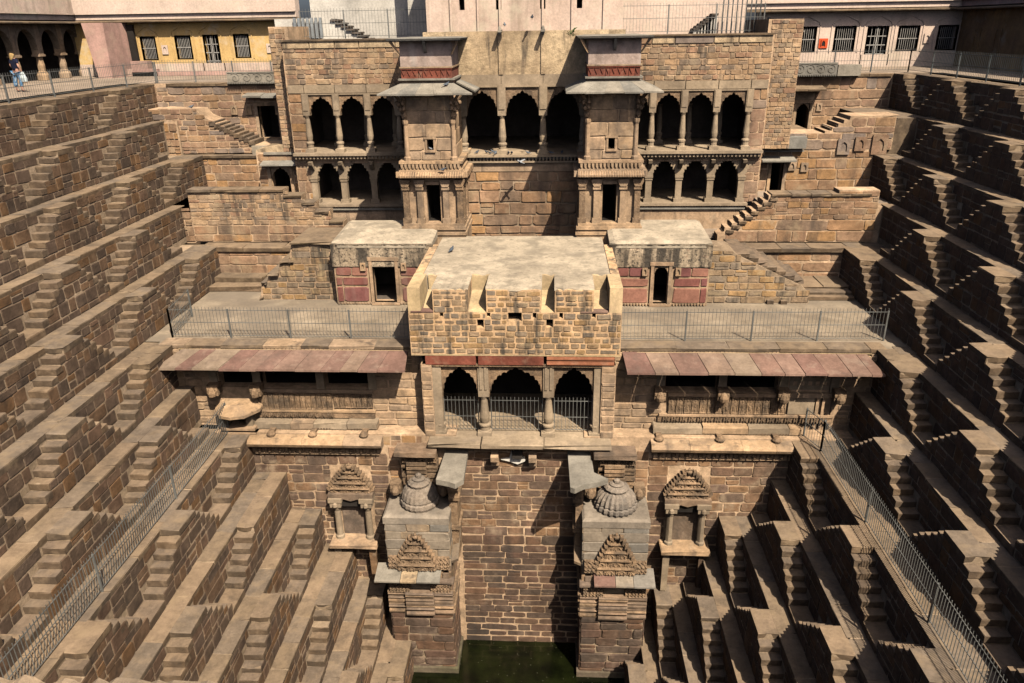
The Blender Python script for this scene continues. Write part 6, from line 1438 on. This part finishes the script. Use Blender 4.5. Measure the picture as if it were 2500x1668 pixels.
T = thing('roof_hood', 'small dark sloping hood at the left end of the left wing', 'hood', (-15, 45, 2.6)); mb = MB(); mb.add([(-15.4, 45, 2.45), (-14.0, 45, 2.95), (-14.0, 47, 3.1), (-15.4, 47, 2.6), (-15.4, 45, 2.38), (-14.0, 45, 2.86), (-14.0, 47, 3.0), (-15.4, 47, 2.5)], [(0, 1, 2, 3), (7, 6, 5, 4), (4, 5, 1, 0), (5, 6, 2, 1), (6, 7, 3, 2), (7, 4, 0, 3)]); part('hood_slab', mb, 'grey', T)
T = thing('roof_hood', 'small dark sloping hood at the right end of the right wing', 'hood', (12.8, 46, 2.6)); mb = MB(); mb.add([(13.9, 46, 2.35), (12.3, 46, 2.95), (12.3, 48, 3.1), (13.9, 48, 2.5), (13.9, 46, 2.28), (12.3, 46, 2.86), (12.3, 48, 3.0), (13.9, 48, 2.4)], [(3, 2, 1, 0), (4, 5, 6, 7), (0, 1, 5, 4), (1, 2, 6, 5), (2, 3, 7, 6), (3, 0, 4, 7)]); part('hood_slab', mb, 'grey', T)
del M['_']
# near parapet in the bottom corner of the frame
T = thing('near_parapet', 'rough grey parapet top just peeping into the bottom left corner', 'parapet', (-1, 1.8, 0))
p0 = sv(0, 1656, z=1.1); p1 = sv(470, 1668, z=1.1); mb = MB(); vs = []; fs = []; n_ = 30; r_ = random.Random(2)
for j, (dy, z) in enumerate(((0, 1.1), (-.12, 1.13), (-.6, 1.12), (-.62, .2), (.02, .2))):
    for i in range(n_+1):
        f_ = (i-4)/n_*1.3; vs.append((p0.x+(p1.x-p0.x)*f_, p0.y+(p1.y-p0.y)*f_+dy+r_.uniform(-.008, .008), z+r_.uniform(-.012, .012) if j < 2 else z))
for j in range(4):
    for i in range(n_): a = j*(n_+1)+i; fs.append((a, a+n_+1, a+n_+2, a+1))
mb.add(vs, fs); part('coping', mb, 'greyfront', T)

# ------------------------------------------------------------------ woman walking away, upper left
def skin_body(name, m_, nodes, edges, parent=None, sub=1):
    me = bpy.data.meshes.new(name); me.from_pydata([n[0] for n in nodes], edges, []); o = bpy.data.objects.new(name, me); COL.objects.link(o)
    me.materials.append(M[m_])
    sk = o.modifiers.new('skin', 'SKIN'); lay = me.skin_vertices[0] if me.skin_vertices else None
    if lay is None:
        bpy.context.view_layer.objects.active = o; bpy.ops.mesh.customdata_skin_add() if hasattr(bpy.ops.mesh, 'customdata_skin_add') else None; lay = me.skin_vertices[0]
    for i, n in enumerate(nodes): lay.data[i].radius = (n[1], n[1] if len(n) < 3 else n[2])
    lay.data[0].use_root = True
    sb = o.modifiers.new('sub', 'SUBSURF'); sb.levels = sub; sb.render_levels = sub
    dg = bpy.context.evaluated_depsgraph_get(); m2 = bpy.data.meshes.new_from_object(o.evaluated_get(dg)); o.modifiers.clear(); o.data = m2
    for p in m2.polygons: p.use_smooth = True
    if not m2.materials: m2.materials.append(M[m_])
    if parent is not None: o.parent = parent; o.location = (0, 0, 0) if parent.get('_mesh') else (0, 0, 0)
    o['_mesh'] = 1
    return o
fp = sv(52, 224, z=0)
T = thing('person', 'blond woman seen from behind in navy top and blue patterned trousers beside the left gallery', 'person', (fp.x, fp.y, 0)); T.rotation_euler = (0, 0, R(-20)); T.scale = (1.14, 1.14, 1.14)
body = skin_body('body', 'skin', [((0,0,.92),.12,.10), ((0,0,1.12),.13,.10), ((0,0,1.34),.15,.10), ((0,0,1.45),.055), ((0,.01,1.53),.075,.09), ((0,.01,1.62),.085,.10),
    ((.09,0,.86),.09), ((.11,.05,.48),.06), ((.12,-.02,.09),.04), ((.12,.10,.03),.035), ((-.09,0,.86),.09), ((-.12,-.06,.48),.06), ((-.13,-.10,.09),.04), ((-.13,.02,.03),.035),
    ((.19,0,1.36),.05), ((.28,-.05,1.12),.04), ((.27,.05,.90),.03), ((.27,.08,.84),.026), ((-.19,0,1.36),.05), ((-.28,-.02,1.12),.04), ((-.22,.14,.98),.03), ((-.20,.2,.97),.026)],
    [(0,1),(1,2),(2,3),(3,4),(4,5),(0,6),(6,7),(7,8),(8,9),(0,10),(10,11),(11,12),(12,13),(2,14),(14,15),(15,16),(16,17),(2,18),(18,19),(19,20),(20,21)], T, 2)
for s_, hx, hy, hz in ((1, .27, .08, .84), (-1, -.20, .2, .97)):
    for k in range(5):
        dx = (k-2)*.013; ln = (.05, .065, .07, .065, .05)[k]
        mb = MB(); mb.tube((hx+dx, hy, hz), (hx+dx*1.2, hy+.012, hz-ln*.6), .009, 5); mb.tube((hx+dx*1.2, hy+.012, hz-ln*.6), (hx+dx, hy+.0, hz-ln), .008, 5, .006); f_ = part('finger', mb, 'skin', body)
skin_body('top', 'navy', [((0,0,.86),.18,.15), ((0,0,1.1),.155,.12), ((0,0,1.3),.175,.125), ((0,0,1.42),.10,.09), ((.19,0,1.36),.075), ((.265,-.04,1.2),.062), ((-.19,0,1.36),.075), ((-.265,-.01,1.2),.062)], [(0,1),(1,2),(2,3),(2,4),(4,5),(2,6),(6,7)], T, 2)
skin_body('trousers', 'batik', [((0,0,.93),.165,.14), ((.095,0,.82),.125), ((.115,.05,.5),.095), ((.12,-.01,.2),.08), ((-.095,0,.82),.125), ((-.125,-.06,.5),.095), ((-.13,-.1,.2),.08)], [(0,1),(1,2),(2,3),(0,4),(4,5),(5,6)], T, 2)
skin_body('hair', 'hair', [((0,0,1.66),.105,.12), ((0,-.03,1.56),.12,.11), ((-.02,-.07,1.42),.105,.07), ((-.06,-.07,1.33),.06,.04)], [(0,1),(1,2),(2,3)], T, 2)
B = thing('shopping_bag', 'white plastic bag hanging from the woman\'s right hand', 'bag', (fp.x, fp.y, 0)); B.rotation_euler = T.rotation_euler; B.scale = T.scale
mb = MB(); mb.add([(.25,.04,.86),(.31,.04,.86),(.31,.1,.86),(.25,.1,.86),(.19,-.04,.62),(.42,-.02,.6),(.42,.14,.6),(.19,.13,.62),(.23,-.02,.42),(.45,0,.44),(.44,.12,.44),(.23,.11,.42)], [(0,1,2,3),(4,5,1,0),(5,6,2,1),(6,7,3,2),(7,4,0,3),(8,9,5,4),(9,10,6,5),(10,11,7,6),(11,8,4,7),(11,10,9,8)]); o = part('bag_body', mb, 'bag', B); o.location = (0, 0, 0)

# ------------------------------------------------------------------ pigeons
def pigeon(lab, p, ang, m_='bird', s=1., fly=False, grp=None):
    T = thing('pigeon', lab, 'pigeon', p, grp); T.rotation_euler = (0, 0, ang)
    mb = MB(); rings = [(-.17, .015, .12), (-.10, .05, .13), (0, .078, .14), (.07, .07, .16), (.12, .04, .2), (.14, .042, .235), (.175, .03, .24), (.2, .006, .232)]
    vs = []; n_ = 8; fs = []
    for x, r_, z in rings:
        for i in range(n_): an = 2*math.pi*i/n_; vs.append((x*s, r_*math.cos(an)*s, (z+r_*math.sin(an))*s))
    for j in range(len(rings)-1):
        for i in range(n_): fs.append((j*n_+i, j*n_+(i+1) % n_, (j+1)*n_+(i+1) % n_, (j+1)*n_+i))
    fs += [tuple(range(n_-1, -1, -1)), tuple(range((len(rings)-1)*n_, len(rings)*n_))]; mb.add(vs, fs); b_ = part('body', mb, m_, T, smooth=True); b_.location = (0, 0, 0)
    tl = MB(); tl.add([(-.14*s, -.03*s, .13*s), (-.14*s, .03*s, .13*s), (-.30*s, .05*s, .10*s), (-.30*s, -.05*s, .10*s), (-.14*s, -.03*s, .115*s), (-.14*s, .03*s, .115*s), (-.30*s, .05*s, .09*s), (-.30*s, -.05*s, .09*s)], [(3, 2, 1, 0), (4, 5, 6, 7), (0, 1, 5, 4), (1, 2, 6, 5), (2, 3, 7, 6), (3, 0, 4, 7)]); o = part('tail', tl, m_, T); o.location = (0, 0, 0)
    for q in (-1, 1):
        wg = MB()
        if fly: pts = [(.08, .05, .17), (-.06, .05, .17), (-.16, .34, .26), (-.04, .42, .28), (.08, .2, .22)]
        else: pts = [(.07, .07, .17), (-.02, .085, .12), (-.2, .04, .12), (-.1, .06, .17), (0, .07, .19)]
        a = [(x*s, q*y*s, z*s) for x, y, z in pts]; b2 = [(x*s, q*(y+.008)*s, (z-.012)*s) for x, y, z in pts]; wg.add(a+b2, [(0, 1, 2, 3, 4), (9, 8, 7, 6, 5)]+[(i, (i+1) % 5, (i+1) % 5+5, i+5) for i in range(5)]); o = part('wing', wg, m_, T); o.location = (0, 0, 0)
        if not fly: lg = MB(); lg.tube((0, q*.03*s, .08*s), (0, q*.03*s, 0), .008*s, 4); lg.box(-.01*s, .04*s, q*.03*s-.01*s, q*.03*s+.01*s, 0, .006*s); o = part('leg', lg, 'pinkdeep', T); o.location = (0, 0, 0)
r_ = random.Random(21)
LB = ['pigeon on the arcade floor, leftmost of the flock, left of the first pillar', 'pigeon on the arcade floor beside the leftmost bird, just right of it', 'pigeon at the front lip of the arcade floor, third bird from the left', 'pigeon in the thick of the flock, left of the first central pillar', 'pigeon standing nearest the first central pillar, on its left', 'pigeon just right of the foot of the first central pillar', 'pigeon near the front edge, second bird right of the first pillar', 'lone pigeon in the middle of the central arch floor', 'pigeon by the left side of the second central pillar', 'rightmost pigeon on the arcade floor, right of the second pillar']
floor_birds = [(1165, 373), (1188, 373), (1196, 376), (1204, 372), (1209, 377), (1241, 377), (1248, 379), (1289, 375), (1345, 378), (1372, 373)]
for i, (u, v) in enumerate(floor_birds):
    p = sv(u, v+3, z=-3.1); p.y = min(p.y, 39.4); p.y = max(p.y, 38.3); pigeon(LB[i], p, r_.uniform(0, 6), 'bird', .72, grp='pigeons on the central arcade floor')
pigeon('blue-grey pigeon alone on the sunlit roof of the central block', sv(1103, 615, z=-6.62), R(70), 'bird', 0.93)
pigeon('pigeon flying with spread wings below the central arches', sv(1270, 402, y=37.2), R(150), 'lightbird', 0.81, True)
pigeon('pigeon perched on the canopy of the left tower', sv(1090, 212, y=35.6), R(40), 'bird', 0.81)
pigeon('pigeon resting on the ribbed cornice of the left tower', sv(1082, 420, y=35.5), R(-20), 'bird', 0.81)
pigeon('pale pigeon sitting in the small window of the left tower', sv(1053, 368, y=36.1), R(200), 'lightbird', 0.62)
pigeon('pigeon perched on the left drain spout of the central wall', sv(1232, 66, y=38.1), R(100), 'bird', 0.74)
pigeon('pigeon perched on the right drain spout of the central wall', sv(1299, 48, y=38.1), R(80), 'bird', 0.81)
pigeon('pigeon on the stair top beside the upper left rear wall', sv(468, 266, y=43.6), R(10), 'bird', 0.87)
pigeon('pigeon on the wall end right of the left corner terrace steps', sv(1735, 78, z=2.34), R(10), 'bird', 0.74)
# weeds at the shelf of the right tower
T = thing('weed', 'tuft of green weed growing at the left corner of the right tower top', 'weed', (sv(1396, 90, y=35.3)))
mb = MB(); r_ = random.Random(8)
for i in range(24):
    an = r_.uniform(0, 6.28); e = r_.uniform(.1, .28); c0 = (r_.uniform(-.06, .06), r_.uniform(-.06, .06), r_.uniform(0, .2)); mb.add([c0, (c0[0]+math.cos(an)*e*.5-.03, c0[1]+math.sin(an)*e*.5, c0[2]+e*.6), (c0[0]+math.cos(an)*e, c0[1]+math.sin(an)*e, c0[2]+e*.7)], [(0, 1, 2)])
o = part('leaves', mb, 'leaf', T, kind='stuff'); o.location = (0, 0, 0)
for o in bpy.data.objects:
    if '_mesh' in o: del o['_mesh']
